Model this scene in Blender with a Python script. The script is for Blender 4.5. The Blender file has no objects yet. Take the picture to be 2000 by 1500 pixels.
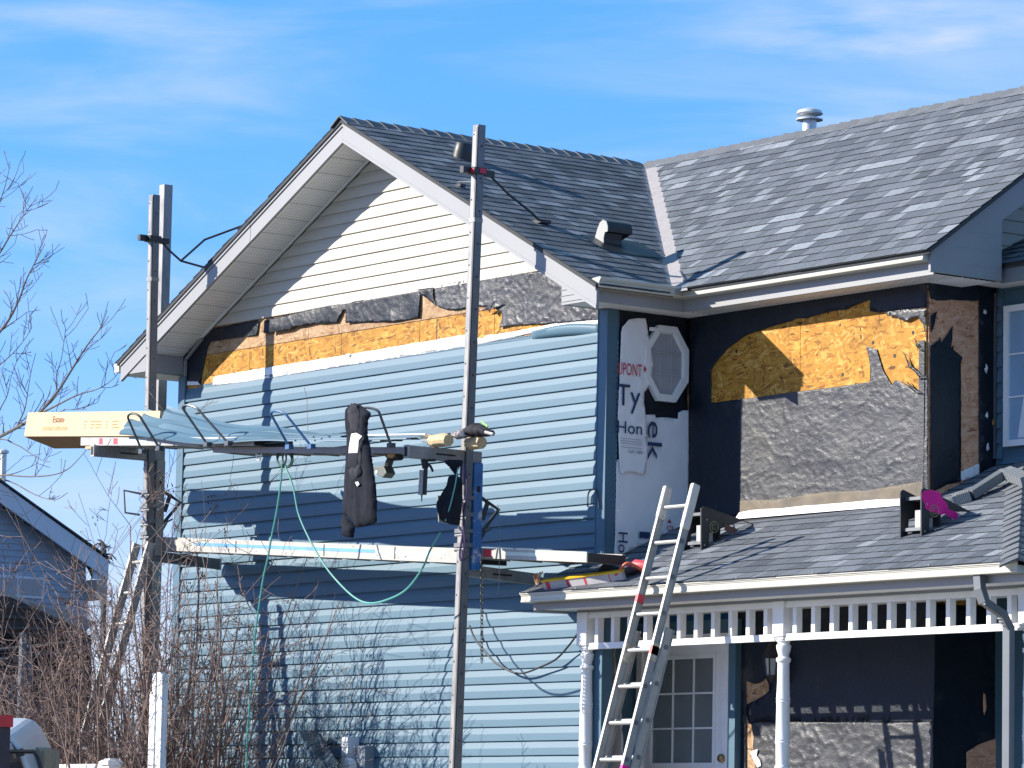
import bpy, bmesh, math, random
from mathutils import Vector, Matrix, noise, geometry
random.seed(7)
S = bpy.context.scene
COL = S.collection
V = Vector
# ------------------------------------------------------------------ camera
FPX = 7700.0
YAW, PITCH, ROLL = (math.radians(a) for a in (-53.18, 6.64, 1.08))
_f = V((math.sin(YAW)*math.cos(PITCH), math.cos(YAW)*math.cos(PITCH), math.sin(PITCH)))
_r0 = V((math.cos(YAW), -math.sin(YAW), 0)); _u0 = _r0.cross(_f)
CR = _r0*math.cos(ROLL)+_u0*math.sin(ROLL); CU = -_r0*math.sin(ROLL)+_u0*math.cos(ROLL); CF = _f
CAM = V((26.013, -20.484, 1.5))
cd = bpy.data.cameras.new('camera'); cam = bpy.data.objects.new('camera', cd); COL.objects.link(cam)
m3 = Matrix((CR, CU, -CF)).transposed()
cam.matrix_world = Matrix.Translation(CAM) @ m3.to_4x4()
cd.sensor_width = 36; cd.lens = FPX/2000*36; cd.clip_end = 3000; cd.clip_start = .5
S.camera = cam
S.render.resolution_x, S.render.resolution_y = 1024, 768
# ------------------------------------------------------------------ sun and sky
SUND = V((.8, 1.0, -.6)).normalized()
ELEV = math.asin(-SUND.z)
sl = bpy.data.lights.new('sun', 'SUN'); sl.energy = 5.0; sl.angle = math.radians(.5); sl.color = (1, .93, .82)
so = bpy.data.objects.new('sun', sl); COL.objects.link(so)
so.rotation_euler = SUND.to_track_quat('-Z', 'Y').to_euler(); so.location = (-20, -25, 25)
W = bpy.data.worlds.new('World'); S.world = W; W.use_nodes = True
nt = W.node_tree; nt.nodes.clear()
def N(t, typ, **kw):
    n = t.nodes.new(typ)
    for k, v in kw.items():
        if k.startswith('i_'):
            key = k[2:]
            n.inputs[int(key) if key.isdigit() else key].default_value = v
        else: setattr(n, k, v)
    return n
sky = N(nt, 'ShaderNodeTexSky', sky_type='NISHITA', sun_disc=False)
sky.sun_elevation = ELEV; sky.sun_rotation = math.atan2(-SUND.x, -SUND.y)
sky.altitude = 1000; sky.air_density = 1.0; sky.dust_density = .3; sky.ozone_density = 3.0
tc = N(nt, 'ShaderNodeTexCoord')
mp = N(nt, 'ShaderNodeMapping'); mp.inputs['Scale'].default_value = (5, 5, 26); mp.inputs['Rotation'].default_value = (0.10, -0.12, .0)
n1 = N(nt, 'ShaderNodeTexNoise'); n1.inputs['Scale'].default_value = 1.6; n1.inputs['Detail'].default_value = 7; n1.inputs['Roughness'].default_value = .52; n1.inputs['Distortion'].default_value = .5
r1 = N(nt, 'ShaderNodeMapRange', interpolation_type='SMOOTHSTEP'); r1.inputs[1].default_value = .40; r1.inputs[2].default_value = .80; r1.inputs[4].default_value = .55
# one brighter cirrus bank, where it stands in the sky
bank = (CF*1.0 + CR*(760/FPX) + CU*(690/FPX)).normalized()
ds = N(nt, 'ShaderNodeVectorMath', operation='SUBTRACT'); ds.inputs[1].default_value = bank
sc = N(nt, 'ShaderNodeVectorMath', operation='MULTIPLY'); sc.inputs[1].default_value = (1, 1, 3.2)
ln = N(nt, 'ShaderNodeVectorMath', operation='LENGTH')
rb = N(nt, 'ShaderNodeMapRange', interpolation_type='SMOOTHSTEP'); rb.inputs[1].default_value = .085; rb.inputs[2].default_value = .0; rb.inputs[3].default_value = 0; rb.inputs[4].default_value = 1
n2 = N(nt, 'ShaderNodeTexNoise'); n2.inputs['Scale'].default_value = 4; n2.inputs['Detail'].default_value = 8; n2.inputs['Roughness'].default_value = .55
r2 = N(nt, 'ShaderNodeMapRange'); r2.inputs[1].default_value = .3; r2.inputs[2].default_value = .7; r2.inputs[4].default_value = .75
mb = N(nt, 'ShaderNodeMath', operation='MULTIPLY'); mx = N(nt, 'ShaderNodeMath', operation='MAXIMUM')
cm = N(nt, 'ShaderNodeMix', data_type='RGBA'); cm.inputs['B'].default_value = (7.6, 8.0, 8.8, 1)
bg = N(nt, 'ShaderNodeBackground'); bg.inputs['Strength'].default_value = .064
wo = N(nt, 'ShaderNodeOutputWorld')
L = nt.links.new
# even colour grade of the whole sky towards the photograph's film response
sp = N(nt, 'ShaderNodeSeparateColor'); cb_ = N(nt, 'ShaderNodeCombineColor'); L(sky.outputs[0], sp.inputs[0])
for i_, (a_, p_) in enumerate(((.76, 1.1), (2.15, .66), (2.15, 1.0))):
    pw = N(nt, 'ShaderNodeMath', operation='POWER'); pw.inputs[1].default_value = p_; ml = N(nt, 'ShaderNodeMath', operation='MULTIPLY'); ml.inputs[1].default_value = a_
    L(sp.outputs[i_], pw.inputs[0]); L(pw.outputs[0], ml.inputs[0]); L(ml.outputs[0], cb_.inputs[i_])
# pale band of thin haze low over the whole horizon
sz = N(nt, 'ShaderNodeSeparateXYZ'); L(tc.outputs['Generated'], sz.inputs[0])
hz = N(nt, 'ShaderNodeMapRange', interpolation_type='SMOOTHSTEP'); hz.inputs[1].default_value = .145; hz.inputs[2].default_value = .005; hz.inputs[3].default_value = 0; hz.inputs[4].default_value = .9; L(sz.outputs[2], hz.inputs[0])
hm = N(nt, 'ShaderNodeMix', data_type='RGBA'); hm.inputs['B'].default_value = (6.6, 7.5, 8.8, 1); L(hz.outputs[0], hm.inputs['Factor']); L(cb_.outputs[0], hm.inputs['A'])
L(hm.outputs['Result'], cm.inputs['A'])
L(tc.outputs['Generated'], mp.inputs[0]); L(mp.outputs[0], n1.inputs['Vector']); L(n1.outputs[0], r1.inputs[0])
L(tc.outputs['Generated'], ds.inputs[0]); L(ds.outputs[0], sc.inputs[0]); L(sc.outputs[0], ln.inputs[0]); L(ln.outputs['Value'], rb.inputs[0])
L(mp.outputs[0], n2.inputs['Vector']); L(n2.outputs[0], r2.inputs[0]); L(r2.outputs[0], mb.inputs[0]); L(rb.outputs[0], mb.inputs[1])
L(r1.outputs[0], mx.inputs[0]); L(mb.outputs[0], mx.inputs[1]); L(mx.outputs[0], cm.inputs['Factor'])
L(cm.outputs['Result'], bg.inputs[0]); L(bg.outputs[0], wo.inputs[0])
S.view_settings.view_transform = 'Standard'; S.view_settings.look = 'None'; S.view_settings.gamma = 1
S.view_settings.exposure = 0.82
S.render.engine = 'CYCLES'
# ------------------------------------------------------------------ pixel rays on real planes
def ray(px, py): return CF + CR*((px-1000)/FPX) - CU*((py-750)/FPX)
def on(ax, val, px, py):
    d = ray(px, py); return CAM + d*((val-CAM[ax])/d[ax])
def onX(x, px, py): return on(0, x, px, py)
def onY(y, px, py): return on(1, y, px, py)
def onZ(z, px, py): return on(2, z, px, py)
def atD(depth, px, py): return CAM + ray(px, py)*depth
def depth(p): return (V(p)-CAM).dot(CF)
def toP(p):
    q = V(p)-CAM; z = q.dot(CF); return (1000+FPX*q.dot(CR)/z, 750-FPX*q.dot(CU)/z)
# ------------------------------------------------------------------ materials
MATS = {}
def mat(name, c, rough=.6, metal=0, spec=.5, var=.12, nscale=6, bump=0, bscale=60, bdetail=4, rnd=0, c2=None, c2amt=(.55, .7), c2scale=4, stretch=(1, 1, 1), tone=False, rvar=0, tonecols=None):
    if name in MATS: return MATS[name]
    m = bpy.data.materials.new(name); m.use_nodes = True; t = m.node_tree; b = t.nodes['Principled BSDF']
    b.inputs['Roughness'].default_value = rough; b.inputs['Metallic'].default_value = metal
    b.inputs['Specular IOR Level'].default_value = spec
    tc = N(t, 'ShaderNodeTexCoord'); mp = N(t, 'ShaderNodeMapping'); mp.inputs['Scale'].default_value = stretch
    l = t.links.new; l(tc.outputs['Object'], mp.inputs[0])
    n = N(t, 'ShaderNodeTexNoise'); n.inputs['Scale'].default_value = nscale; n.inputs['Detail'].default_value = 6; n.inputs['Roughness'].default_value = .6
    l(mp.outputs[0], n.inputs['Vector'])
    base = N(t, 'ShaderNodeRGB'); base.outputs[0].default_value = (*c, 1); out = base.outputs[0]
    if tone:
        at = N(t, 'ShaderNodeAttribute', attribute_name='tone'); cr = N(t, 'ShaderNodeValToRGB')
        els = tonecols
        cr.color_ramp.elements[0].color = (*els[0], 1); cr.color_ramp.elements[1].color = (*els[-1], 1)
        for i, e in enumerate(els[1:-1]): x = cr.color_ramp.elements.new((i+1)/(len(els)-1)); x.color = (*e, 1)
        l(at.outputs['Fac'], cr.inputs[0]); out = cr.outputs[0]
    if c2:
        nn = N(t, 'ShaderNodeTexNoise'); nn.inputs['Scale'].default_value = c2scale; nn.inputs['Detail'].default_value = 8; nn.inputs['Roughness'].default_value = .65
        l(mp.outputs[0], nn.inputs['Vector'])
        rr = N(t, 'ShaderNodeMapRange'); rr.inputs[1].default_value = c2amt[0]; rr.inputs[2].default_value = c2amt[1]; l(nn.outputs[0], rr.inputs[0])
        mi = N(t, 'ShaderNodeMix', data_type='RGBA'); l(rr.outputs[0], mi.inputs['Factor']); l(out, mi.inputs['A']); mi.inputs['B'].default_value = (*c2, 1); out = mi.outputs['Result']
    mr = N(t, 'ShaderNodeMapRange'); mr.inputs[1].default_value = .3; mr.inputs[2].default_value = .7; mr.inputs[3].default_value = 1-var; mr.inputs[4].default_value = 1+var
    l(n.outputs[0], mr.inputs[0]); val = mr.outputs[0]
    if rnd:
        oi = N(t, 'ShaderNodeObjectInfo'); r2 = N(t, 'ShaderNodeMapRange'); r2.inputs[3].default_value = 1-rnd; r2.inputs[4].default_value = 1+rnd
        l(oi.outputs['Random'], r2.inputs[0]); mm = N(t, 'ShaderNodeMath', operation='MULTIPLY'); l(val, mm.inputs[0]); l(r2.outputs[0], mm.inputs[1]); val = mm.outputs[0]
    vm = N(t, 'ShaderNodeVectorMath', operation='SCALE'); l(out, vm.inputs[0]); l(val, vm.inputs['Scale']); l(vm.outputs[0], b.inputs['Base Color'])
    if rvar:
        r3 = N(t, 'ShaderNodeMapRange'); r3.inputs[1].default_value = .35; r3.inputs[2].default_value = .65; r3.inputs[3].default_value = max(0, rough-rvar); r3.inputs[4].default_value = rough+rvar
        l(n.outputs[0], r3.inputs[0]); l(r3.outputs[0], b.inputs['Roughness'])
    if bump:
        nb = N(t, 'ShaderNodeTexNoise'); nb.inputs['Scale'].default_value = bscale; nb.inputs['Detail'].default_value = bdetail; l(mp.outputs[0], nb.inputs['Vector'])
        bu = N(t, 'ShaderNodeBump'); bu.inputs['Strength'].default_value = bump; bu.inputs['Distance'].default_value = .01; l(nb.outputs[0], bu.inputs['Height']); l(bu.outputs[0], b.inputs['Normal'])
    MATS[name] = m; return m
def osb_mat(name, cols, sat=1):
    """strand board: three crossing layers of long flakes"""
    m = bpy.data.materials.new(name); m.use_nodes = True; t = m.node_tree; b = t.nodes['Principled BSDF']; l = t.links.new
    tc = N(t, 'ShaderNodeTexCoord'); prev = None; hgt = None
    for k, (ang, sx, sy, off) in enumerate(((.35, 9, 42, 0), (-.7, 11, 48, 3.1), (1.2, 10, 40, 7.7), (-.1, 14, 60, 5.2))):
        # same pattern on x- and y-facing walls: use (x+y, z)
        sep = N(t, 'ShaderNodeSeparateXYZ'); l(tc.outputs['Object'], sep.inputs[0])
        ad = N(t, 'ShaderNodeMath', operation='ADD'); l(sep.outputs[0], ad.inputs[0]); l(sep.outputs[1], ad.inputs[1])
        cmb = N(t, 'ShaderNodeCombineXYZ'); l(ad.outputs[0], cmb.inputs[0]); l(sep.outputs[2], cmb.inputs[1])
        nz = N(t, 'ShaderNodeTexNoise'); nz.inputs['Scale'].default_value = 5; l(cmb.outputs[0], nz.inputs['Vector'])
        va = N(t, 'ShaderNodeVectorMath', operation='SCALE'); va.inputs['Scale'].default_value = .10; l(nz.outputs['Color'], va.inputs[0])
        vs = N(t, 'ShaderNodeVectorMath', operation='ADD'); l(cmb.outputs[0], vs.inputs[0]); l(va.outputs[0], vs.inputs[1])
        mp0 = N(t, 'ShaderNodeMapping'); mp0.inputs['Rotation'].default_value = (0, 0, ang); mp0.inputs['Location'].default_value = (off, off*.37, 0); l(vs.outputs[0], mp0.inputs[0])
        mp = N(t, 'ShaderNodeMapping'); mp.inputs['Scale'].default_value = (sx, sy, 1); l(mp0.outputs[0], mp.inputs[0])
        vo = N(t, 'ShaderNodeTexVoronoi', voronoi_dimensions='2D'); vo.inputs['Scale'].default_value = 1; l(mp.outputs[0], vo.inputs['Vector'])
        sc_ = N(t, 'ShaderNodeSeparateColor'); l(vo.outputs['Color'], sc_.inputs[0])
        if prev is None: prev = sc_.outputs[0]; hgt = sc_.outputs[2]
        else:
            gt = N(t, 'ShaderNodeMath', operation='GREATER_THAN'); gt.inputs[1].default_value = .58; l(sc_.outputs[1], gt.inputs[0])
            mi = N(t, 'ShaderNodeMix', data_type='FLOAT'); l(gt.outputs[0], mi.inputs[0]); l(prev, mi.inputs[2]); l(sc_.outputs[0], mi.inputs[3]); prev = mi.outputs[0]
            mh = N(t, 'ShaderNodeMix', data_type='FLOAT'); l(gt.outputs[0], mh.inputs[0]); l(hgt, mh.inputs[2]); l(sc_.outputs[2], mh.inputs[3]); hgt = mh.outputs[0]
    cr = N(t, 'ShaderNodeValToRGB'); e = cr.color_ramp.elements
    e[0].color = (*cols[0], 1); e[1].color = (*cols[-1], 1); e[1].position = 1
    for i, c in enumerate(cols[1:-1]): x = e.new((.06, .30, .75, .9)[i]); x.color = (*c, 1)
    l(prev, cr.inputs[0])
    ng = N(t, 'ShaderNodeTexNoise'); ng.inputs['Scale'].default_value = 2.2; ng.inputs['Detail'].default_value = 5; l(tc.outputs['Object'], ng.inputs['Vector'])
    mr = N(t, 'ShaderNodeMapRange'); mr.inputs[1].default_value = .3; mr.inputs[2].default_value = .7; mr.inputs[3].default_value = .82; mr.inputs[4].default_value = 1.12; l(ng.outputs[0], mr.inputs[0])
    vm = N(t, 'ShaderNodeVectorMath', operation='SCALE'); l(cr.outputs[0], vm.inputs[0]); l(mr.outputs[0], vm.inputs['Scale'])
    l(vm.outputs[0], b.inputs['Base Color']); b.inputs['Roughness'].default_value = .65; b.inputs['Specular IOR Level'].default_value = .25
    bu = N(t, 'ShaderNodeBump'); bu.inputs['Strength'].default_value = .35; bu.inputs['Distance'].default_value = .003; l(hgt, bu.inputs['Height']); l(bu.outputs[0], b.inputs['Normal'])
    return m
M_osb = osb_mat('osb_new', [(.13, .05, .008), (.27, .11, .013), (.40, .18, .020), (.47, .235, .032), (.58, .34, .085)])
M_osb2 = osb_mat('osb_weathered', [(.16, .085, .04), (.28, .155, .075), (.36, .215, .11), (.42, .27, .15), (.50, .35, .22)])
M_osb3 = osb_mat('osb_shade_tint', [(.36, .14, .07), (.56, .27, .155), (.64, .33, .19), (.70, .39, .24), (.74, .47, .32)])  # copy for the shaded side wall, red-brown of the shade put into the colour
M_blue = mat('blue_siding', (.090, .168, .229), .5, spec=.3, var=.035, nscale=2.5, rnd=.03, bump=.05, bscale=180, stretch=(.4, .4, 2))
M_bluetrim = mat('blue_trim', (.07, .145, .205), .5, spec=.4, var=.03, rnd=.02)
M_white = mat('cream_siding', (.47, .445, .38), .55, var=.04, nscale=1.6, rnd=.025, c2=(.44, .40, .31), c2amt=(.56, .8), c2scale=1.6, stretch=(.6, .6, 3))
M_fascia = mat('grey_white_fascia', (.27, .275, .285), .45, var=.03, nscale=3)
M_soffit = mat('white_soffit', (.80, .80, .80), .55, var=.03, nscale=5, rnd=.02)
M_perf = mat('soffit_perforation', (.30, .30, .32), .7)
M_gutter = mat('ivory_gutter', (.52, .505, .44), .35, var=.04, nscale=2, c2=(.48, .46, .40), c2amt=(.58, .75), c2scale=3, stretch=(.5, .5, 3))
M_gutterd = mat('grey_gutter', (.20, .22, .24), .4, var=.04, nscale=3)
M_paper = mat('black_building_paper', (.010, .015, .024), .45, spec=.27, var=.25, nscale=5, bump=.5, bscale=26, bdetail=6, c2=(.10, .09, .08), c2amt=(.6, .9), c2scale=2.2, rvar=.05)
M_paper_lit = mat('black_paper_lit_dusty', (.036, .039, .046), .44, spec=.38, var=.18, nscale=4, bump=.25, bscale=40, bdetail=3, stretch=(1, 1, 1.7), c2=(.085, .08, .072), c2amt=(.55, .85), c2scale=1.7, rvar=.06)  # paler copy of the paper: sunlit silver put into the colour, with tan dust
M_wrap = mat('white_house_wrap', (.82, .82, .84), .55, var=.04, nscale=4, bump=.25, bscale=14)
M_red = mat('red_print', (.55, .02, .045), .6, var=.05)
M_navy = mat('navy_print', (.02, .045, .13), .6, var=.08)
M_grey = mat('grey_print', (.45, .46, .50), .6)
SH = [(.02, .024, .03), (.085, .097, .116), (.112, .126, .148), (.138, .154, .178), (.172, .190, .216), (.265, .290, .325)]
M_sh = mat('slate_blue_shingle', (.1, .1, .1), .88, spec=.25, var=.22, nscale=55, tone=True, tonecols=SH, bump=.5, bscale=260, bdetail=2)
M_deck = mat('roof_deck', (.05, .055, .06), .9, var=.1)
M_cap = mat('ridge_shingle', (.14, .15, .163), .88, spec=.25, var=.2, nscale=50, rnd=.12, bump=.4, bscale=250)
M_valley = mat('valley_membrane', (.30, .28, .29), .8, var=.1, nscale=12)
M_trimw = mat('white_painted_wood', (.78, .78, .78), .5, var=.05, nscale=6, c2=(.55, .53, .50), c2amt=(.62, .8), c2scale=7)
M_alu = mat('worn_aluminium', (.26, .255, .25), .5, metal=.35, var=.2, nscale=14, c2=(.26, .245, .23), c2amt=(.5, .75), c2scale=5, stretch=(1, 1, .35), rvar=.08)
M_aluL = mat('bright_aluminium', (.36, .36, .35), .5, metal=.2, var=.15, nscale=9, c2=(.40, .38, .35), c2amt=(.55, .8), c2scale=4)
M_steel = mat('galvanised_steel', (.15, .16, .175), .5, metal=.35, var=.18, nscale=8, c2=(.15, .12, .10), c2amt=(.6, .8), c2scale=4)
M_dark = mat('black_steel', (.022, .024, .028), .45, var=.3, nscale=10)
M_rub = mat('black_rubber', (.012, .012, .014), .7)
M_bluep = mat('blue_paint', (.035, .14, .36), .45, var=.2, nscale=8, c2=(.45, .45, .45), c2amt=(.56, .66), c2scale=9)
M_bluebar = mat('blue_bar', (.04, .12, .26), .4, var=.15)
M_bluet = mat('blue_tape', (.12, .33, .58), .5, var=.15, nscale=8)
M_mint = mat('mint_paint', (.42, .60, .52), .5, var=.12, nscale=9, c2=(.10, .09, .08), c2amt=(.66, .74), c2scale=12)
M_redt = mat('red_tape', (.55, .05, .07), .5, var=.15)
M_plankw = mat('weathered_plank_metal', (.40, .385, .355), .55, metal=.1, var=.12, nscale=6, c2=(.36, .33, .29), c2amt=(.58, .8), c2scale=5)
M_card = mat('yellow_carton', (.64, .49, .30), .8, var=.06, nscale=5, spec=.2)
M_cardd = mat('brown_carton', (.36, .22, .13), .85, var=.1)
M_brownp = mat('brown_print', (.24, .06, .03), .8)
M_orangep = mat('orange_print', (.62, .28, .13), .8)
M_muntg = mat('grey_muntin', (.42, .43, .46), .5)
M_black = mat('black_cotton', (.016, .018, .026), .9, spec=.15, var=.3, nscale=14, bump=.4, bscale=160)
M_char = mat('charcoal_fabric', (.035, .036, .045), .9, spec=.2, var=.3, nscale=20)
M_green = mat('green_hose', (.10, .36, .31), .4, var=.1)
M_dkgreen = mat('dark_green_hose', (.02, .07, .06), .5)
M_yel = mat('yellow_paint', (.75, .48, .02), .5, var=.12)
M_tan = mat('tan_wood', (.52, .40, .24), .75, var=.25, nscale=30, stretch=(1, 1, 6))
M_pink = mat('magenta_spray', (.80, .0, .26), .6, var=.15)
M_bark = mat('grey_brown_bark', (.135, .125, .12), .85, var=.3, nscale=22)
M_twig = mat('lilac_stem', (.235, .165, .14), .85, var=.35, nscale=9)
M_seed = mat('brown_seed_head', (.12, .065, .045), .9, var=.3, nscale=30)
M_nsid = mat('neighbour_siding', (.29, .35, .44), .6, var=.04)
M_ntrim = mat('neighbour_trim', (.54, .58, .66), .5, var=.03)
M_ntaupe = mat('neighbour_soffit', (.38, .36, .34), .6)
M_brownroof = mat('brown_metal_roof', (.045, .035, .034), .6, var=.2, nscale=20)
M_wood = mat('grey_post_wood', (.34, .27, .19), .8, var=.25, nscale=12, stretch=(4, 4, .5))
M_brass = mat('aged_brass', (.30, .22, .10), .35, metal=.8)
M_carw = mat('white_car_paint', (.60, .62, .66), .25, var=.02)
M_ground = mat('dormant_lawn', (.10, .09, .06), .95, var=.25, nscale=1.2, c2=(.07, .068, .04), c2amt=(.45, .7), c2scale=3)
M_conc = mat('pale_concrete', (.50, .49, .46), .9, var=.1, nscale=2)
M_curt = mat('white_curtain', (.70, .72, .74), .8)
def glass(name, col, rough=.06, spec=.9):
    return mat(name, col, rough, spec=spec, var=.1, nscale=2)
M_glass = mat('octagon_pane', (.36, .37, .40), .5, spec=.3, var=.05)
M_glassd = glass('door_glass', (.17, .195, .20), .05)
M_glassb = glass('blue_window_glass', (.22, .36, .50), .1)
M_clear = glass('lantern_glass', (.35, .38, .42), .2)
# ------------------------------------------------------------------ object helpers
def tag(o, label=None, cat=None, group=None, kind=None):
    for k, v in (('label', label), ('category', cat), ('group', group), ('kind', kind)):
        if v: o[k] = v
    return o
def empty(name, loc, label, cat, group=None):
    o = bpy.data.objects.new(name, None); o.location = loc; o.empty_display_size = .1; COL.objects.link(o); return tag(o, label, cat, group)
WORLDLOC = {}
def attach(o, parent):
    if parent is not None:
        o.parent = parent
        p = parent; off = V((0, 0, 0))
        while p is not None:
            off += p.location; p = p.parent
        o.location = o.location - off
    return o
class MB:
    def __init__(s): s.v = []; s.f = []; s.tone = []
    def add(s, vs, fs, tone=None):
        n = len(s.v); s.v += [V(a) for a in vs]; s.f += [tuple(i+n for i in f) for f in fs]
        s.tone += [tone if tone is not None else 0]*len(fs); return s
    def box(s, lo, hi, M=None):
        x0, y0, z0 = lo; x1, y1, z1 = hi
        vs = [V(a) for a in ((x0,y0,z0),(x1,y0,z0),(x1,y1,z0),(x0,y1,z0),(x0,y0,z1),(x1,y0,z1),(x1,y1,z1),(x0,y1,z1))]
        if M is not None: vs = [M @ a for a in vs]
        return s.add(vs, ((0,3,2,1),(4,5,6,7),(0,1,5,4),(1,2,6,5),(2,3,7,6),(3,0,4,7)))
    def beam(s, a, b, w, h, up=(0, 0, 1), ext=0):
        """box of width w (sideways) and height h along a-b"""
        a = V(a); b = V(b); d = (b-a).normalized(); a = a-d*ext; b = b+d*ext
        sd = d.cross(V(up));
        if sd.length < 1e-4: sd = d.cross(V((1, 0, 0)))
        sd.normalize(); u = sd.cross(d)
        vs = []
        for p in (a, b):
            for i, j in ((-1,-1),(1,-1),(1,1),(-1,1)): vs.append(p+sd*(w/2*i)+u*(h/2*j))
        return s.add(vs, ((0,1,2,3),(7,6,5,4),(0,4,5,1),(1,5,6,2),(2,6,7,3),(3,7,4,0)))
    def tube(s, pts, r, n=6, cap=True):
        pts = [V(p) for p in pts]; rs = r if isinstance(r, (list, tuple)) else [r]*len(pts)
        rings = []; prev = None
        for i, p in enumerate(pts):
            d = (pts[min(i+1, len(pts)-1)]-pts[max(i-1, 0)])
            if d.length < 1e-9: d = V((0, 0, 1))
            d.normalize()
            if prev is None:
                a = d.cross(V((0, 0, 1)))
                if a.length < .05: a = d.cross(V((1, 0, 0)))
            else:
                a = prev - d*prev.dot(d)
                if a.length < 1e-4: a = d.cross(V((0, 0, 1)))
            a.normalize(); prev = a; b = d.cross(a)
            rings.append([p+(a*math.cos(2*math.pi*k/n)+b*math.sin(2*math.pi*k/n))*rs[i] for k in range(n)])
        vs = [q for R in rings for q in R]; fs = []
        for i in range(len(rings)-1):
            for k in range(n):
                k2 = (k+1) % n; fs.append((i*n+k, i*n+k2, (i+1)*n+k2, (i+1)*n+k))
        if cap: fs.append(tuple(range(n-1, -1, -1))); fs.append(tuple((len(rings)-1)*n+k for k in range(n)))
        return s.add(vs, fs)
    def lathe(s, prof, base, n=16, axis=None):
        """prof: list of (r, z)"""
        base = V(base); vs = []; fs = []
        for r, z in prof:
            for k in range(n):
                a = 2*math.pi*k/n; q = V((r*math.cos(a), r*math.sin(a), z))
                vs.append(base + (axis @ q if axis else q))
        for i in range(len(prof)-1):
            for k in range(n):
                k2 = (k+1) % n; fs.append((i*n+k, i*n+k2, (i+1)*n+k2, (i+1)*n+k))
        fs.append(tuple(range(n-1, -1, -1))); fs.append(tuple((len(prof)-1)*n+k for k in range(n)))
        return s.add(vs, fs)
    def prism(s, pts, d):
        """polygon (3D points) swept along vector d"""
        pts = [V(p) for p in pts]; d = V(d); n = len(pts)
        nr = geometry.normal(pts) if n > 2 else V((0,0,1))
        if nr.dot(d) > 0: pts = pts[::-1]
        vs = pts + [p+d for p in pts]
        fs = [tuple(range(n)), tuple(range(2*n-1, n-1, -1))]
        for k in range(n): k2 = (k+1) % n; fs.append((k2, k, n+k, n+k2))
        return s.add(vs, fs)
    def build(s, name, m, parent=None, smooth=False, label=None, center=False, tone=False, bevel=0):
        me = bpy.data.meshes.new(name)
        loc = V((0, 0, 0))
        if center:
            lo = [min(v[i] for v in s.v) for i in range(3)]; hi = [max(v[i] for v in s.v) for i in range(3)]
            loc = V(((lo[0]+hi[0])/2, (lo[1]+hi[1])/2, lo[2]))
        me.from_pydata([tuple(v-loc) for v in s.v], [], s.f)
        if isinstance(m, (list, tuple)):
            for q in m: me.materials.append(q)
        elif m: me.materials.append(m)
        if tone:
            at = me.attributes.new('tone', 'FLOAT', 'FACE'); at.data.foreach_set('value', s.tone)
        me.update()
        if smooth:
            for p in me.polygons: p.use_smooth = True
            me.set_sharp_from_angle(angle=math.radians(40))
        o = bpy.data.objects.new(name, me); o.location = loc; COL.objects.link(o)
        if bevel:
            bv = o.modifiers.new('bevel', 'BEVEL'); bv.width = bevel; bv.segments = 2; bv.limit_method = 'ANGLE'
        attach(o, parent)
        if label: o['label'] = label
        return o
def thing(mb, name, m, label, cat, group=None, smooth=False, kind=None, bevel=0):
    o = mb.build(name, m, None, smooth, center=True, bevel=bevel); return tag(o, label, cat, group, kind)
def fbm(p, oct=4):
    v = 0; a = 1; 
    for i in range(oct): v += a*noise.noise(p); p = p*2.03+V((3.1, 1.7, 5.3)); a *= .5
    return v
def crumple(p, fr):
    """sharp-creased wrinkle height, about -1..1: warped ridges in three sizes"""
    w = V((noise.noise(p*3.1), noise.noise(p*3.1+V((7, 1, 3))), noise.noise(p*3.1+V((2, 8, 5)))))*.09
    q = p+w
    a = 1-min(1, abs(noise.noise(q*fr*.8))*3.8); b = 1-min(1, abs(noise.noise(q*fr*1.7+V((9, 4, 2))))*3.4); c = noise.noise(q*fr*3.8+V((1, 7, 3))); d = noise.noise(p*fr*.5+V((5, 5, 5)))
    m = .5+.5*noise.noise(p*2.2+V((3, 3, 3)))
    return (a**3*.8*m+b**2*.5*(1.1-m)+c*.26+d*.2)*1.5-.4
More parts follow.
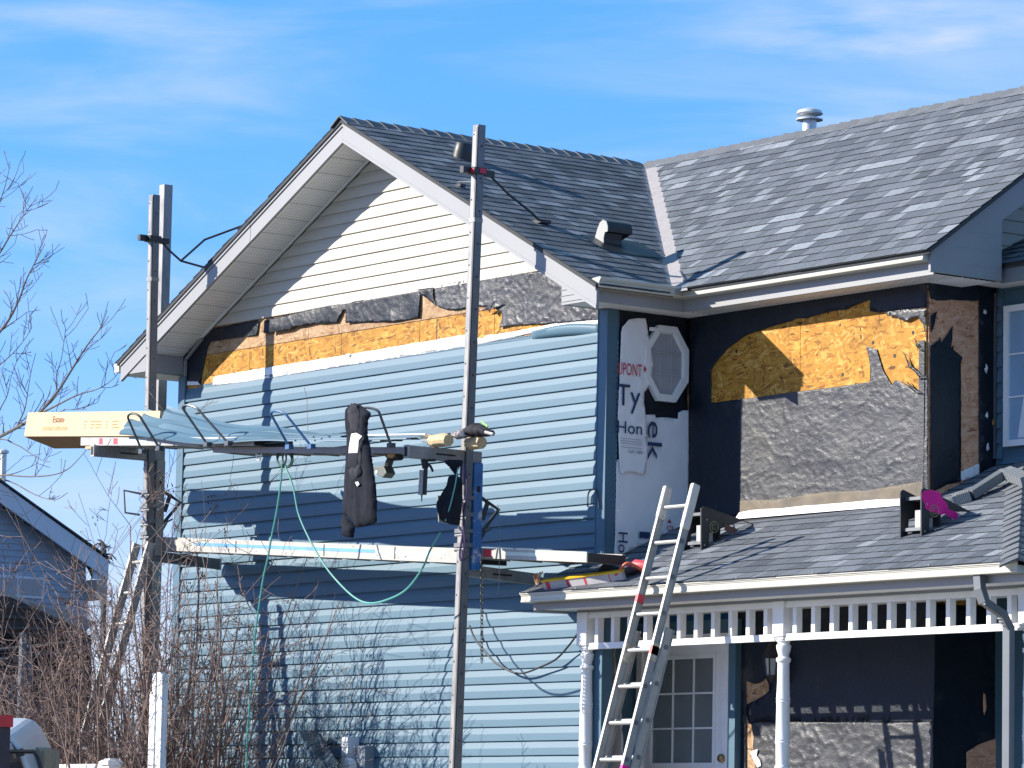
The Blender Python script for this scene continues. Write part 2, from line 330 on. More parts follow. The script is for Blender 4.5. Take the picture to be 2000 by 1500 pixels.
def sheet(name, pts, nrm, off, m, parent=None, spacing=.04, amp=.006, fr=5, smooth=True, label=None, curl=0, strx=(1, 1, 1), holes=None, thick=.0015, center=False):
    """a torn sheet lying on a wall: outline points on the wall, constrained triangulation, creases in relief"""
    nrm = V(nrm).normalized(); e1 = V((0, 0, 1)).cross(nrm)
    if e1.length < .01: e1 = V((1, 0, 0))
    e1.normalize(); e2 = nrm.cross(e1); o0 = V(pts[0])
    def dens(poly):
        out = []
        for i, a in enumerate(poly):
            b = poly[(i+1) % len(poly)]; k = max(1, int((b-a).length/spacing))
            for j in range(k): out.append(a.lerp(b, j/k))
        return out
    P2 = dens([V(((V(p)-o0).dot(e1), (V(p)-o0).dot(e2))) for p in pts])
    # ragged torn edge
    P2 = [p+V((noise.noise(V((p.x*30, p.y*30, 1))), noise.noise(V((p.x*30, p.y*30, 9)))))*spacing*.12 for p in P2]
    nb = len(P2); edges = [(i, (i+1) % nb) for i in range(nb)]
    xs = [p.x for p in P2]; ys = [p.y for p in P2]; allp = list(P2)
    def inside(q):
        c = False; j = nb-1
        for i in range(nb):
            a, b = P2[i], P2[j]
            if (a.y > q.y) != (b.y > q.y) and q.x < (b.x-a.x)*(q.y-a.y)/(b.y-a.y)+a.x: c = not c
            j = i
        return c
    x = min(xs)+spacing/2; row = 0
    while x < max(xs):
        y = min(ys)+spacing/2
        while y < max(ys):
            q = V((x+random.uniform(-.2, .2)*spacing, y+random.uniform(-.2, .2)*spacing))
            if inside(q): allp.append(q)
            y += spacing
        x += spacing
    vs, _, fs, *_r = geometry.delaunay_2d_cdt(allp, edges, [], 1, 1e-6)
    out = []
    for q in vs:
        p = o0+e1*q.x+e2*q.y
        w = V((p.x*strx[0], p.y*strx[1], p.z*strx[2]))
        h = off+amp*(crumple(w, fr)*.5+.5)+amp*.8*(.5+fbm(w*2.1, 2)*.5)
        if curl:
            h += curl*max(0, noise.noise(w*2.6+V((4, 4, 4))))
        out.append(p+nrm*h)
    mb = MB(); mb.add(out, [tuple(f) for f in fs])
    o = mb.build(name, m, parent, smooth=False, label=label, center=center)
    if smooth:
        for p in o.data.polygons: p.use_smooth = True
    md = o.modifiers.new('solid', 'SOLIDIFY'); md.thickness = thick; md.offset = -1
    return o
def strip_poly(name, line, prof_dir, prof, m, parent, caps=True, up=(0, 0, 1), thick=.002, label=None):
    """open profile [(out, up)] swept along a polyline with mitred corners; out is a list of outward vectors per line vertex"""
    mb = MB(); n = len(prof); vs = []
    for p, d in zip(line, prof_dir):
        for o_, u_ in prof: vs.append(V(p)+V(d)*o_+V((0, 0, u_)))
    fs = []
    for i in range(len(line)-1):
        for k in range(n-1): fs.append((i*n+k, (i+1)*n+k, (i+1)*n+k+1, i*n+k+1))
    if caps:
        fs.append(tuple(range(n))); fs.append(tuple((len(line)-1)*n+k for k in range(n-1, -1, -1)))
    mb.add(vs, fs); return mb.build(name, m, parent, label=label)
FONT = None
def text(name, body, origin, ux, uy, height, m, parent, width=None, off=.0):
    """flat print: letters of the built-in face turned into mesh"""
    cu = bpy.data.curves.new(name, 'FONT'); cu.body = body; cu.size = 1; cu.resolution_u = 3
    to = bpy.data.objects.new(name, cu); COL.objects.link(to); dg = bpy.context.evaluated_depsgraph_get(); dg.update()
    me = bpy.data.meshes.new_from_object(to.evaluated_get(dg)); COL.objects.unlink(to); bpy.data.objects.remove(to)
    xs = [v.co.x for v in me.vertices]; ys = [v.co.y for v in me.vertices]
    x0, x1, y0, y1 = min(xs), max(xs), min(ys), max(ys)
    ux = V(ux).normalized(); uy = V(uy).normalized(); nn = ux.cross(uy); k = height/.70; kx = width/(x1-x0) if width else k
    for v in me.vertices:
        v.co = V(origin)+ux*((v.co.x-x0)*kx)+uy*(v.co.y*k)+nn*off
    me.materials.clear(); me.materials.append(m)
    o = bpy.data.objects.new(name, me); COL.objects.link(o); attach(o, parent); return o
def drape_text(o, target_fn):
    for v in o.data.vertices: v.co = target_fn(v.co)

# ================================================================== SETTING
g = MB(); g.add([(-900, -400, 0), (400, -400, 0), (400, 900, 0), (-900, 900, 0)], [(0, 1, 2, 3)]); gr = g.build('ground', M_ground); tag(gr, 'dormant brown lawn around the house', 'lawn', kind='structure')
g = MB(); g.box((-20, -34, .0), (40, -14, .02)); ro = g.build('road', mat('asphalt', (.06, .06, .062), .9, bump=.2)); tag(ro, 'grey asphalt street in front of the houses', 'road', kind='structure')
g = MB(); g.box((1.6, -13.9, .004), (7.5, -1.4, .03)); dr = g.build('driveway', M_conc); tag(dr, 'pale concrete driveway leading to the house', 'driveway', kind='structure')

# ================================================================== HOUSE
house = empty('house', (-1.5, 1, 0), 'two storey house being re-sided, blue lap siding half up and torn black paper', 'house')
AX, AZ = -3.4, 8.05                 # gable ridge
def zr(x): return AZ-.5*abs(x-AX)    # top of gable roof
D = .88; XC = 3.0; Y2 = 1.63
WL, WR = -6.76, 0.0
RY = -.45                            # rake fascia plane
EXP = .1244; ZB = 2.248
# ---- gable wall with its siding boards
w = MB(); w.prism([(WL, .004, .3), (WR-.62, .004, .3), (WR-.62, .004, 3.2), (WR, .004, 3.2), (WR, .004, 6.2), (WR, .004, 6.1), (AX, .004, 7.8), (WL, .004, 6.1)][:4]+[(WR, .004, 6.15), (AX, .004, 7.83), (WL, .004, 6.15)], (0, .12, 0))
w.box((-.62, .004, .3), (WR, .10, 3.199))
gw = w.build('gable_wall', M_osb2, house)
w = MB(); w.box((WL, .124, .3), (WL+.1, 9, 6.1)); w.build('side_wall', M_blue, house)
w = MB(); w.box((WL+.1, 8.9, .3), (XC, 9, 6.1)); w.build('back_wall', M_blue, house)
w = MB(); w.box((WL, 0, 0), (3.2, 8.9, .3)); w.build('foundation', M_conc, house)
def lap_board(x0, x1, zb, lip=.021, h=EXP, y0=-.004, break_=.062, x0t=None, x1t=None, seg=10, seed=0):
    """dutch-lap course: flat lower face, slanted cove above it"""
    x0t = x0 if x0t is None else x0t; x1t = x1 if x1t is None else x1t
    prof = [(y0, 0), (y0-lip, 0.0), (y0-lip-.001, .004), (y0-lip+.001, break_), (y0-.003, h-.004), (y0-.002, h+.006)]
    mb = MB(); vs = []; n = len(prof)
    for i in range(seg+1):
        t = i/seg
        for y, z in prof:
            k = min(1, max(0, z/h)); xa = x0+(x0t-x0)*k; xb = x1+(x1t-x1)*k; x = xa+(xb-xa)*t
            wv = .0022*noise.noise(V((x*1.3, zb*8, seed*3.3)))+.0008*noise.noise(V((x*5, zb*8, 2)))
            vs.append((x, y+(wv if z > 0 or y < y0-.001 else 0), zb+z+.0015*noise.noise(V((x*.9, zb*5, 7)))))
    fs = []
    for i in range(seg):
        for k in range(n-1): fs.append((i*n+k, (i+1)*n+k, (i+1)*n+k+1, i*n+k+1))
    fs.append(tuple(range(n))); fs.append(tuple(seg*n+k for k in range(n-1, -1, -1)))
    mb.add(vs, fs); return mb
SEAMS = {22: -2.02, 23: -2.02, 26: -3.3, 27: -3.3, 16: -4.1, 17: -4.1, 8: -1.3, 9: -1.3, 12: -2.6, 13: -2.6, 4: -4.4, 5: -4.4, 0: -.9, 1: -.9, 19: -.75, 20: -.75}
for k in range(-14, 29):
    zb = ZB+EXP*k
    xs = [WL+.05, SEAMS.get(k, None), WR-.09]; xs = [x for x in xs if x is not None]
    for i in range(len(xs)-1):
        lap_board(xs[i]-(.03 if i else 0), xs[i+1], zb, y0=-.004-.002*i, seed=k*2+i).build('siding_board', M_blue, gw)
ZT = ZB+EXP*29                        # 5.856 top of blue siding
# nailing hem of the top course with slots
hb = MB(); hb.box((WL+.36, -.010, ZT), (WR-.35, -.006, ZT+.03)); hem = hb.build('nail_hem', M_blue, gw)
sl_ = MB()
x = WL+.45
while x < WR-.4: sl_.box((x, -.0112, ZT+.018), (x+.028, -.0102, ZT+.024)); x += .042
sl_.build('nail_slot', M_rub, gw)['kind'] = 'stuff'
# lifted, curling end of the top course by the corner
cb = MB(); vs = []; 
for i in range(15):
    t = i/14; x = WR-1.05+t*.96
    lift = .025*math.sin(t*math.pi*.8)**2; out = .012*math.sin(t*math.pi)
    for (yy, zz) in ((-.006-out, 0), (-.02-out*1.4, .045), (-.026-out*1.8, .085+lift*.4), (-.012-out*2.2, .105+lift)): vs.append((x, yy, ZT-.02+zz*.8-.045*t*t))
cb.add(vs, [(i*4+k, (i+1)*4+k, (i+1)*4+k+1, i*4+k+1) for i in range(14) for k in range(3)]); o = cb.build('siding_board', M_blue, gw, smooth=True, label='loose curling top siding board'); o.modifiers.new('s', 'SOLIDIFY').thickness = .002
# corner trims
def corner(x, sx, z0, z1, yb):
    mb = MB(); a = .095
    mb.box((min(x+sx*.022, x-sx*a), -.030, z0), (max(x+sx*.022, x-sx*a), -.005, z1))
    mb.box((min(x+sx*.022, x+sx*.002), -.0049, z0), (max(x+sx*.022, x+sx*.002), yb, z1))
    mb.box((min(x-sx*a, x-sx*(a+.012)), -.036, z0), (max(x-sx*a, x-sx*(a+.012)), -.006, z1))
    return mb
corner(WR, 1, .3, 6.02, .085).build('corner_trim', M_bluetrim, gw, bevel=.003)
corner(WL, -1, .3, 5.99, .085).build('corner_trim', M_bluetrim, gw, bevel=.003)
# flange with nail slots beside the corner trim
fl = MB(); fl.box((.0045, .086, 3.9), (.008, .11, 6.0)); fl.build('nail_flange', M_bluetrim, gw)
fs_ = MB(); z = 3.92
while z < 5.75: fs_.box((.0082, .094, z), (.0092, .101, z+.03)); z += .046
fs_.build('nail_slot', mat('slot_white', (.5, .52, .55), .7), gw)['kind'] = 'stuff'
# ---- cream boards left in the gable
WE = .1092; z0 = 6.435; k = 0
while True:
    zb = z0+WE*k
    def lim(z): return (AZ-.245-z)/.5        # half width under the rake soffit
    hb_, ht_ = lim(zb), lim(zb+WE)
    if ht_ < .05: break
    lap_board(AX-min(hb_, 3.0), AX+min(hb_, 2.62), zb, lip=.019, h=WE, break_=.055, x0t=AX-ht_, x1t=AX+min(ht_, 2.62), seed=50+k).build('siding_board', M_white, gw, label='cream gable siding board')
    k += 1
# ---- OSB panels in the stripped band (each sheet of board a piece)
seamz = 6.10
def osb_panel(xa, xb, za, zb, m, y=-.0005, th=.004):
    mb = MB(); mb.box((xa, y-th, za), (xb, y+.002, zb)); return mb.build('sheathing_panel', m, gw)
# lower row, upper row (joint rises with the course line seen)
osb_panel(-6.70, -5.55, 5.72, 6.165, M_osb); osb_panel(-5.543, -4.0, 5.72, 6.165, M_osb); osb_panel(-3.993, -2.75, 5.72, 6.165, M_osb); osb_panel(-2.743, -1.62, 5.72, 6.165, M_osb); osb_panel(-1.613, -.02, 5.72, 6.165, M_osb)
osb_panel(-6.42, -4.55, 6.172, 6.46, M_osb2); osb_panel(-4.543, -2.12, 6.172, 6.46, M_osb2); osb_panel(-2.113, -.38, 6.172, 6.46, M_osb2)
cb = MB(); cb.box((-2.49, -.0055, 5.95), (-2.478, -.0042, 6.16)); cb.build('board_seam', M_rub, gw)
G5 = lambda pts: [onY(0, 350+.45*a, 500+.45*b) for a, b in pts]
NY = (0, -1, 0); NX = (1, 0, 0)
def gpaper(pts, **kw):
    kw.setdefault('off', .008); off = kw.pop('off')
    return sheet('building_paper', G5(pts), NY, off, kw.pop('m', M_paper), gw, **kw)
gpaper([(42, 560), (35, 430), (80, 385), (142, 318), (300, 285), (300, 330), (245, 357), (140, 372), (128, 400), (112, 470), (96, 562)], amp=.008, spacing=.05)
gpaper([(245, 357), (248, 300), (345, 278), (352, 292), (345, 345), (300, 352), (292, 330), (285, 352)], amp=.010, spacing=.025, off=.010)
gpaper([(380, 280), (412, 278), (412, 334), (376, 336)], amp=.015, spacing=.03, off=.012)
gpaper([(412, 335), (412, 278), (600, 228), (735, 205), (735, 232), (720, 238), (695, 290), (640, 292), (600, 292), (560, 302), (520, 308), (498, 320), (455, 328)], amp=.012, spacing=.022, off=.010, curl=.045)
gpaper([(735, 292), (732, 205), (850, 185), (1050, 150), (1055, 175), (1050, 268), (960, 284), (880, 286), (800, 288)], amp=.012, spacing=.022, off=.012, curl=.06)
gpaper([(1056, 165), (1052, 146), (1115, 138), (1115, 185), (1130, 222), (1105, 200)], amp=.03, spacing=.025, off=.014)
gpaper([(1112, 145), (1112, 132), (1330, 92), (1690, 58), (1690, 196), (1832, 200), (1835, 275), (1640, 292), (1470, 302), (1400, 312), (1412, 265), (1405, 243), (1365, 222), (1300, 215), (1210, 235), (1165, 232), (1125, 218)], m=M_paper_lit, amp=.016, spacing=.016, off=.010, fr=9, strx=(.8, 1, 1.2), label='crumpled silvery building paper at the right of the band')
gpaper([(1400, 196), (1412, 196), (1385, 222), (1378, 250), (1368, 236), (1340, 240)], amp=.03, spacing=.02, off=.05)
# white wrap showing above the top course
tw = sheet('house_wrap', G5([(150, 562), (153, 530), (165, 522), (400, 482), (720, 432), (1250, 341), (1318, 360), (1340, 345), (1480, 325), (1640, 293), (1836, 262), (1838, 290), (1765, 330), (1690, 300), (1310, 385), (700, 480), (280, 548)]), NY, .006, M_wrap, house, spacing=.05, amp=.008, label='white wrap strip above the top blue course')
sheet('house_wrap', G5([(40, 562), (42, 545), (85, 545), (98, 560)]), NY, .012, M_wrap, house, spacing=.03, amp=.006, label='white scrap of wrap by the left corner')
sheet('house_wrap', G5([(732, 428), (752, 424), (748, 442)]), NY, .02, M_wrap, house, spacing=.02, amp=.01, label='small torn white flap')
tp = MB(); tp.box((-2.19, -.0062, 6.205), (-2.09, -.0052, 6.228)); tp.build('green_tape', mat('green_tape', (.02, .42, .32), .5), gw)

# ---- return wall (faces right) with the octagon window
w = MB(); w.box((-.1, .124, 3.475), (.0, D+.1, 6.05)); rw = w.build('return_wall', M_osb, house)
X0 = lambda pts: [onX(0.0, *p) for p in pts]
def zroof(y): return 3.85+.46*y        # top of porch roof
sheet('building_paper', [(0, .02, 3.85), (0, D-.01, zroof(D-.02)-.02), (0, D-.01, 6.04), (0, .02, 6.04)], NX, .002, M_paper, rw, spacing=.07, amp=.005)
C2 = lambda pts: X0([(1150+.36*a, 580+.36*b) for a, b in pts])
# ---- front upper wall with large torn paper
w = MB(); w.box((0.0, D+.002, 4.0), (XC-.01, D+.1, 6.05)); fw = w.build('front_wall', M_osb2, house)
ow = MB(); ow.box((.25, D-.004, 4.22), (1.46, D+.001, 5.98)); ow.build('sheathing_panel', M_osb, fw)
ow = MB(); ow.box((1.466, D-.004, 4.22), (XC-.012, D+.001, 5.98)); ow.build('sheathing_panel', M_osb, fw)
C3 = lambda pts: [onY(D, 1300+.3667*a, 500+.3667*b) for a, b in pts]
TL = (0.005, D, 6.04); TR = (XC, D, 6.04)
top_in = [(247, 782), (247, 612), (265, 580), (300, 535), (335, 497), (380, 460), (425, 428), (480, 405), (530, 390), (585, 372), (640, 355), (672, 347), (700, 332), (760, 330), (850, 303), (900, 292), (960, 287), (1020, 262), (1060, 245), (1095, 235), (1093, 292), (1150, 302)]
sheet('building_paper', [TL]+[V(p) for p in C3([(128, 800), (128, 1440), (405, 1390), (405, 764), (247, 782)]+top_in[1:])]+[V(p) for p in C3([(1185, 296), (1300, 288), (1397, 274)])]+[TR], NY, .006, M_paper, fw, spacing=.055, amp=.006, fr=3, label='smooth black paper across the top and the left')
sheet('building_paper', C3([(404, 764), (404, 1378), (560, 1352), (700, 1338), (820, 1330), (1100, 1300), (1240, 1290), (1404, 1300), (1404, 655), (1388, 632), (1372, 622), (1360, 645), (1392, 690), (1388, 728), (1352, 735), (1320, 712), (1275, 676), (1232, 660), (1214, 690), (1196, 662), (1166, 612), (1150, 560), (1131, 497), (1100, 490), (1075, 480), (1090, 540), (1096, 600), (1096, 672), (900, 700), (700, 724), (560, 745)]), NY, .009, M_paper_lit, fw, spacing=.015, amp=.0095, fr=9, strx=(.6, 1, 1.4), label='crumpled silvery paper with dusty lower edge')  # starts at the gable corner's shadow edge, sunlight painted in as paler colour
sheet('building_paper', C3([(1186, 302), (1240, 292), (1398, 276), (1398, 420), (1385, 365), (1352, 325), (1300, 346), (1265, 343), (1242, 322), (1200, 322)]), NY, .012, M_paper_lit, fw, spacing=.03, amp=.02, fr=6)
for pts in ([(1400, 520), (1372, 485), (1348, 450), (1338, 438), (1350, 480), (1372, 505)], [(1402, 655), (1365, 620), (1320, 585), (1287, 522), (1305, 590), (1345, 622), (1370, 660)], [(1388, 735), (1340, 705), (1298, 664), (1320, 705), (1350, 735)]):
    sheet('building_paper', C3(pts), NY, .014, M_paper, fw, spacing=.025, amp=.02)
# nail scars
for a, b in ((1107, 462), (1222, 532), (1320, 408), (380, 508), (945, 632)):
    q = onY(D, 1300+.3667*a, 500+.3667*b); mb = MB(); mb.box((q.x-.012, D-.0065, q.z-.014), (q.x+.012, D-.0045, q.z+.014)); mb.build('nail_scar', M_rub, fw)
# white flashing at foot of wall
fl = MB(); vs = []
for i in range(13):
    x = .73+i*(2.05/12); jag = .012*random.random()
    vs += [(x, D-.020, zroof(D)+.002), (x, D-.026, zroof(D)+.040+jag), (x, D-.075, zroof(D-.075)+.014)]
fl.add(vs, [(i*3, i*3+1, (i+1)*3+1, (i+1)*3) for i in range(12)]+[(i*3+1, i*3+2, (i+1)*3+2, (i+1)*3+1) for i in range(12)])
fl.build('flashing_strip', M_wrap, fw)
sheet('building_paper', [(.735, D, zroof(D)+.02), (2.98, D, zroof(D)+.02), (2.98, D, zroof(D)+.165), (2.3, D, zroof(D)+.13), (1.8, D, zroof(D)+.15), (1.2, D, zroof(D)+.12), (.735, D, zroof(D)+.14)], NY, .016, mat('muddy_paper', (.135, .108, .075), .7, var=.3, nscale=7, c2=(.10, .09, .08), c2amt=(.5, .7), c2scale=4), fw, spacing=.03, amp=.010, label='mud stained foot of the building paper')
# corner edge board: pale strip at right of wall
cb = MB(); cb.box((XC-.075, D-.022, 4.33), (XC-.012, D-.015, 5.55)); cb.build('corner_batten', M_paper_lit, fw)
# ---- side wall strip (faces right)
w = MB(); w.box((XC-.1, D+.101, 0.3), (XC, Y2+.1, 6.05)); w.box((XC-.1, Y2+.1, 0.3), (XC, 8.9, 6.06)); sw = w.build('side_return_wall', M_osb, house)
SX = lambda pts: [onX(XC, 1300+.3667*a, 500+.3667*b) for a, b in pts]
wp = MB(); wp.box((XC+.0005, D+.01, 4.25), (XC+.004, Y2-.08, 5.95)); wp.build('sheathing_panel', M_osb3, sw)
sheet('building_paper', [(XC, D-.005, 6.04)]+SX([(1403, 225), (1440, 238), (1520, 236), (1600, 238), (1662, 240), (1663, 1100), (1664, 1170)])+[(XC, Y2-.01, 4.58), (XC, Y2-.01, 6.04)], NX, .006, M_paper, sw, spacing=.06, amp=.008)
sheet('building_paper', SX([(1404, 480), (1425, 468), (1448, 448), (1455, 430), (1462, 466), (1495, 415), (1522, 373), (1520, 440), (1512, 490), (1530, 478), (1524, 500), (1575, 540), (1566, 570), (1565, 620), (1565, 1200), (1500, 1215), (1430, 1250), (1404, 1250)]), NX, .008, M_paper, sw, spacing=.04, amp=.012)
sheet('building_paper', SX([(1404, 320), (1438, 293), (1425, 360), (1412, 400), (1404, 415)]), NX, .012, M_paper, sw, spacing=.03, amp=.012)
sheet('flashing_strip', SX([(1565, 1150), (1664, 1105), (1664, 1170), (1566, 1200)]), NX, .010, M_wrap, sw, spacing=.03, amp=.006)
# strip's edge batten before second wall
eb = MB(); eb.box((XC+.004, Y2-.035, 4.65), (XC+.035, Y2-.005, 6.0)); eb.build('corner_batten', M_steel, sw)
for a, b, c_ in ((1690, 300, M_wrap), (1697, 600, M_wrap), (1700, 850, M_wrap), (1705, 1020, M_wrap), (1745, 790, M_osb), (1735, 890, M_osb)):
    q = onX(XC, 1300+.3667*a, 500+.3667*b)
    sheet('paper_scrap', [q+V((0, random.uniform(.010, .026)*math.cos(t), random.uniform(.010, .045)*math.sin(t))) for t in [2*math.pi*k_/9 for k_ in range(9)]], NX, .016, c_, sw, spacing=.012, amp=.012)
# ---- second wall with its window (far right)
w = MB(); w.box((XC+.001, Y2, .3), (8.2, Y2+.1, 6.06)); w2 = w.build('right_wall', M_bluetrim, house)
for k in range(0, 16):
    zb = 4.15+EXP*k
    if zb+EXP < 4.70 or zb > 5.9: lap_board(XC+.1, 8.1, zb, y0=Y2-.002, seed=90+k, seg=4).build('siding_board', M_blue, w2)
    else: lap_board(XC+.04, XC+.1, zb, y0=Y2-.002, seed=90+k, seg=2).build('siding_board', M_blue, w2)
def window(name, x0, x1, z0, z1, y, nx, nz, fr=.05, gl=M_glassb):
    f = MB()
    f.box((x0, y-.045, z0), (x0+fr, y, z1)); f.box((x1-fr, y-.045, z0), (x1, y, z1)); f.box((x0+fr, y-.045, z0), (x1-fr, y, z0+fr)); f.box((x0+fr, y-.045, z1-fr), (x1-fr, y, z1))
    fo = f.build('window', M_trimw, house)
    p = MB(); p.box((x0+fr, y-.02, z0+fr), (x1-fr, y-.012, z1-fr)); p.build('pane', gl, fo)
    for i in range(1, nx): q = x0+fr+(x1-x0-2*fr)*i/nx; u = MB(); u.box((q-.007, y-.026, z0+fr), (q+.007, y-.0205, z1-fr)); u.build('muntin', M_trimw, fo)
    for i in range(1, nz): q = z0+fr+(z1-z0-2*fr)*i/nz; u = MB(); u.box((x0+fr, y-.032, q-.007), (x1-fr, y-.0265, q+.007)); u.build('muntin', M_trimw, fo)
    return fo
f2 = window('w', 3.155, 4.35, 4.735, 5.875, Y2-.02, 3, 3)
cu = MB(); cu.add([(3.30, Y2-.0415, 4.80), (3.62, Y2-.0415, 4.80), (3.52, Y2-.0415, 5.05), (3.40, Y2-.0415, 5.3)], [(0, 1, 2, 3)]); cu.build('curtain', M_curt, f2)

# ---- octagon window on the return wall
oc_y, oc_z, hw, hh = .605, 5.59, .235, .325
def octo(w_, h_, x, c=.42): return [(x, oc_y+sy*w_*a, oc_z+sz*h_*b) for (sy, sz, a, b) in ((-1, -1, 1, c), (-1, -1, c, 1), (1, -1, c, 1), (1, -1, 1, c), (1, 1, 1, c), (1, 1, c, 1), (-1, 1, c, 1), (-1, 1, 1, c))]
om = MB(); A = octo(hw, hh, .012); B = octo(hw, hh, .055); Ci = octo(hw-.05, hh-.06, .055); Di = octo(hw-.058, hh-.068, .02)
om.add(A+B+Ci+Di, [(i, (i+1) % 8, 8+(i+1) % 8, 8+i) for i in range(8)]+[(8+i, 8+(i+1) % 8, 16+(i+1) % 8, 16+i) for i in range(8)]+[(16+i, 16+(i+1) % 8, 24+(i+1) % 8, 24+i) for i in range(8)])
ow_ = om.build('octagon_window', M_trimw, house, label='white eight sided window in the black papered wall')
pm = MB(); pm.add(octo(hw-.056, hh-.066, .024), [tuple(range(8))]); pm.build('pane', M_glass, ow_)
for i in (-1, 1):
    u = MB(); u.box((.026, oc_y+i*.062-.005, oc_z-.24), (.030, oc_y+i*.062+.005, oc_z+.24)); u.build('muntin', M_muntg, ow_)
    u = MB(); u.box((.0305, oc_y-.165, oc_z+i*.09-.005), (.034, oc_y+.165, oc_z+i*.09+.005)); u.build('muntin', M_muntg, ow_)
sheet('wrap_remnant', C2([(310, 185), (312, 165), (350, 168), (430, 182), (440, 198), (470, 220), (440, 205), (380, 195)]), NX, .03, M_wrap, ow_, spacing=.02, amp=.02)
sheet('wrap_remnant', C2([(440, 198), (478, 240), (512, 300), (500, 305), (470, 250)]), NX, .02, M_wrap, ow_, spacing=.02, amp=.015)
# ---- white wrap with print on the return wall
wr1 = sheet('house_wrap', C2([(150, 400), (158, 200), (165, 165), (200, 125), (240, 118), (290, 118), (298, 160), (308, 230), (330, 345), (333, 380), (322, 450), (300, 500), (282, 520), (280, 570), (290, 640), (292, 720), (300, 830), (296, 900), (288, 965), (255, 960), (225, 948), (160, 962), (148, 920), (140, 640)]), NX, .034, M_wrap, house, spacing=.03, amp=.015, fr=3.5, label='hanging white wrap sheet printed with red and navy words')
wr2 = sheet('house_wrap', C2([(142, 900), (150, 880), (280, 880), (284, 640), (350, 640), (355, 658), (400, 655), (475, 662), (478, 630), (505, 615), (540, 615), (548, 700), (545, 900), (543, 1140), (520, 1250), (395, 1300), (330, 1332), (215, 1380), (128, 1420), (135, 1300)]), NX, .010, M_wrap, house, spacing=.045, amp=.012, fr=2.5, label='lower white wrap sheet with print turned sideways')
YD = V((0, 1, 0)); ZD = V((0, 0, 1))
def wtext(body, a, b, hpx, m, parent, wpx=None, off=.062, turn=False):
    q = onX(off, 1150+.36*a, 580+.36*b); k = .36/228
    if not turn:
        w_ = wpx*.36/184 if wpx else None
        return text('printed_word', body, q, YD, ZD, hpx*k, m, parent, w_)
    w_ = wpx*k if wpx else None
    return text('printed_word', body, q, -ZD, YD, hpx*.36/184, m, parent, w_)
wtext('UPONT', 157, 418, 66, M_red, wr1, 134)
dm = MB(); q = onX(.062, 1150+.36*302, 580+.36*392); dm.add([q+V((0, 0, .035)), q+V((0, .022, 0)), q+V((0, 0, -.03)), q+V((0, -.004, 0))], [(0, 1, 2, 3)]); dm.build('printed_mark', M_red, wr1)
wtext('Ty', 152, 585, 118, M_navy, wr1, 130)
wtext('Hon', 156, 735, 66, M_navy, wr1, 136)
wtext('Call 1-800-', 216, 845, 16, M_navy, wr1, 82)
for b in (765, 778, 790, 812): 
    q = onX(.061, 1150+.36*168, 580+.36*b); q2 = onX(.061, 1150+.36*290, 580+.36*(b+8)); mb = MB(); mb.box((.0605, q.y, q.z-.0025), (.0612, q2.y, q.z+.0025)); mb.build('printed_line', M_grey, wr1)
wtext('ek', 322, 672, 82, M_navy, wr2, 212, off=.042, turn=True)
wtext('Hor', 162, 1275, 52, M_navy, wr2, 150, off=.042, turn=True)
wtext('l', 275, 1272, 60, M_navy, wr2, 34, off=.042, turn=True)
wtext('DU', 425, 1242, 36, M_red, wr2, 56, off=.042, turn=True)
dm = MB(); q = onX(.043, 1150+.36*438, 580+.36*1218); dm.add([q+V((0, -.022, -.012)), q+V((0, .022, -.012)), q+V((0, 0, .024))], [(0, 1, 2)]); dm.build('printed_mark', M_red, wr2)

# ================================================================== ROOFS
SHN = []      # (depth, corners, parent key, tone)
class Slope:
    def __init__(s, origin, u, v): s.o = V(origin); s.u = V(u).normalized(); s.v = V(v).normalized(); s.n = s.u.cross(s.v).normalized()
    def p(s, a, b, h=0): return s.o+s.u*a+s.v*b+s.n*h
def lay(sl, key, vmax, lim, seed, thick=(.006, .010), expo=.142):
    """rows of laminated shingles; lim(v) gives (u0, u1) at height v up the slope"""
    rnd = random.Random(seed); r = 0; v = -.03
    while v < vmax-.02:
        a0, a1 = lim(max(0, v)); b0, b1 = lim(min(vmax, v+expo)); u = min(a0, b0)-rnd.random()*.25
        vt = min(v+expo+.02, vmax+.01)
        while u < max(a1, b1):
            wd = rnd.choice((.08, .10, .12, .14, .16, .18, .20, .24, .28)); u2 = u+wd-.004
            lo0, lo1 = max(u, a0), min(u2, a1); hi0, hi1 = max(u, b0), min(u2, b1)
            if lo1-lo0 > .015 or hi1-hi0 > .015:
                lo1 = max(lo1, lo0+.002); hi1 = max(hi1, hi0+.002)
                t = rnd.uniform(*thick)
                dv = rnd.uniform(-.003, .003)
                c = [sl.p(lo0, v+dv, .001), sl.p(lo1, v+dv, .001), sl.p(hi1, vt, .001), sl.p(hi0, vt, .001), sl.p(lo0, v+dv, t+.002), sl.p(lo1, v+dv, t+.002), sl.p(hi1, vt, .0025), sl.p(hi0, vt, .0025)]
                tone = min(1, max(0, rnd.choice((.24, .32, .38, .44, .5, .54, .58, .62, .68, .74, .84, .96))+rnd.uniform(-.06, .06)))
                SHN.append([depth(c[4]), c, key, tone, toP((c[4]+c[6])/2)])
            u += wd
        v += expo; r += 1
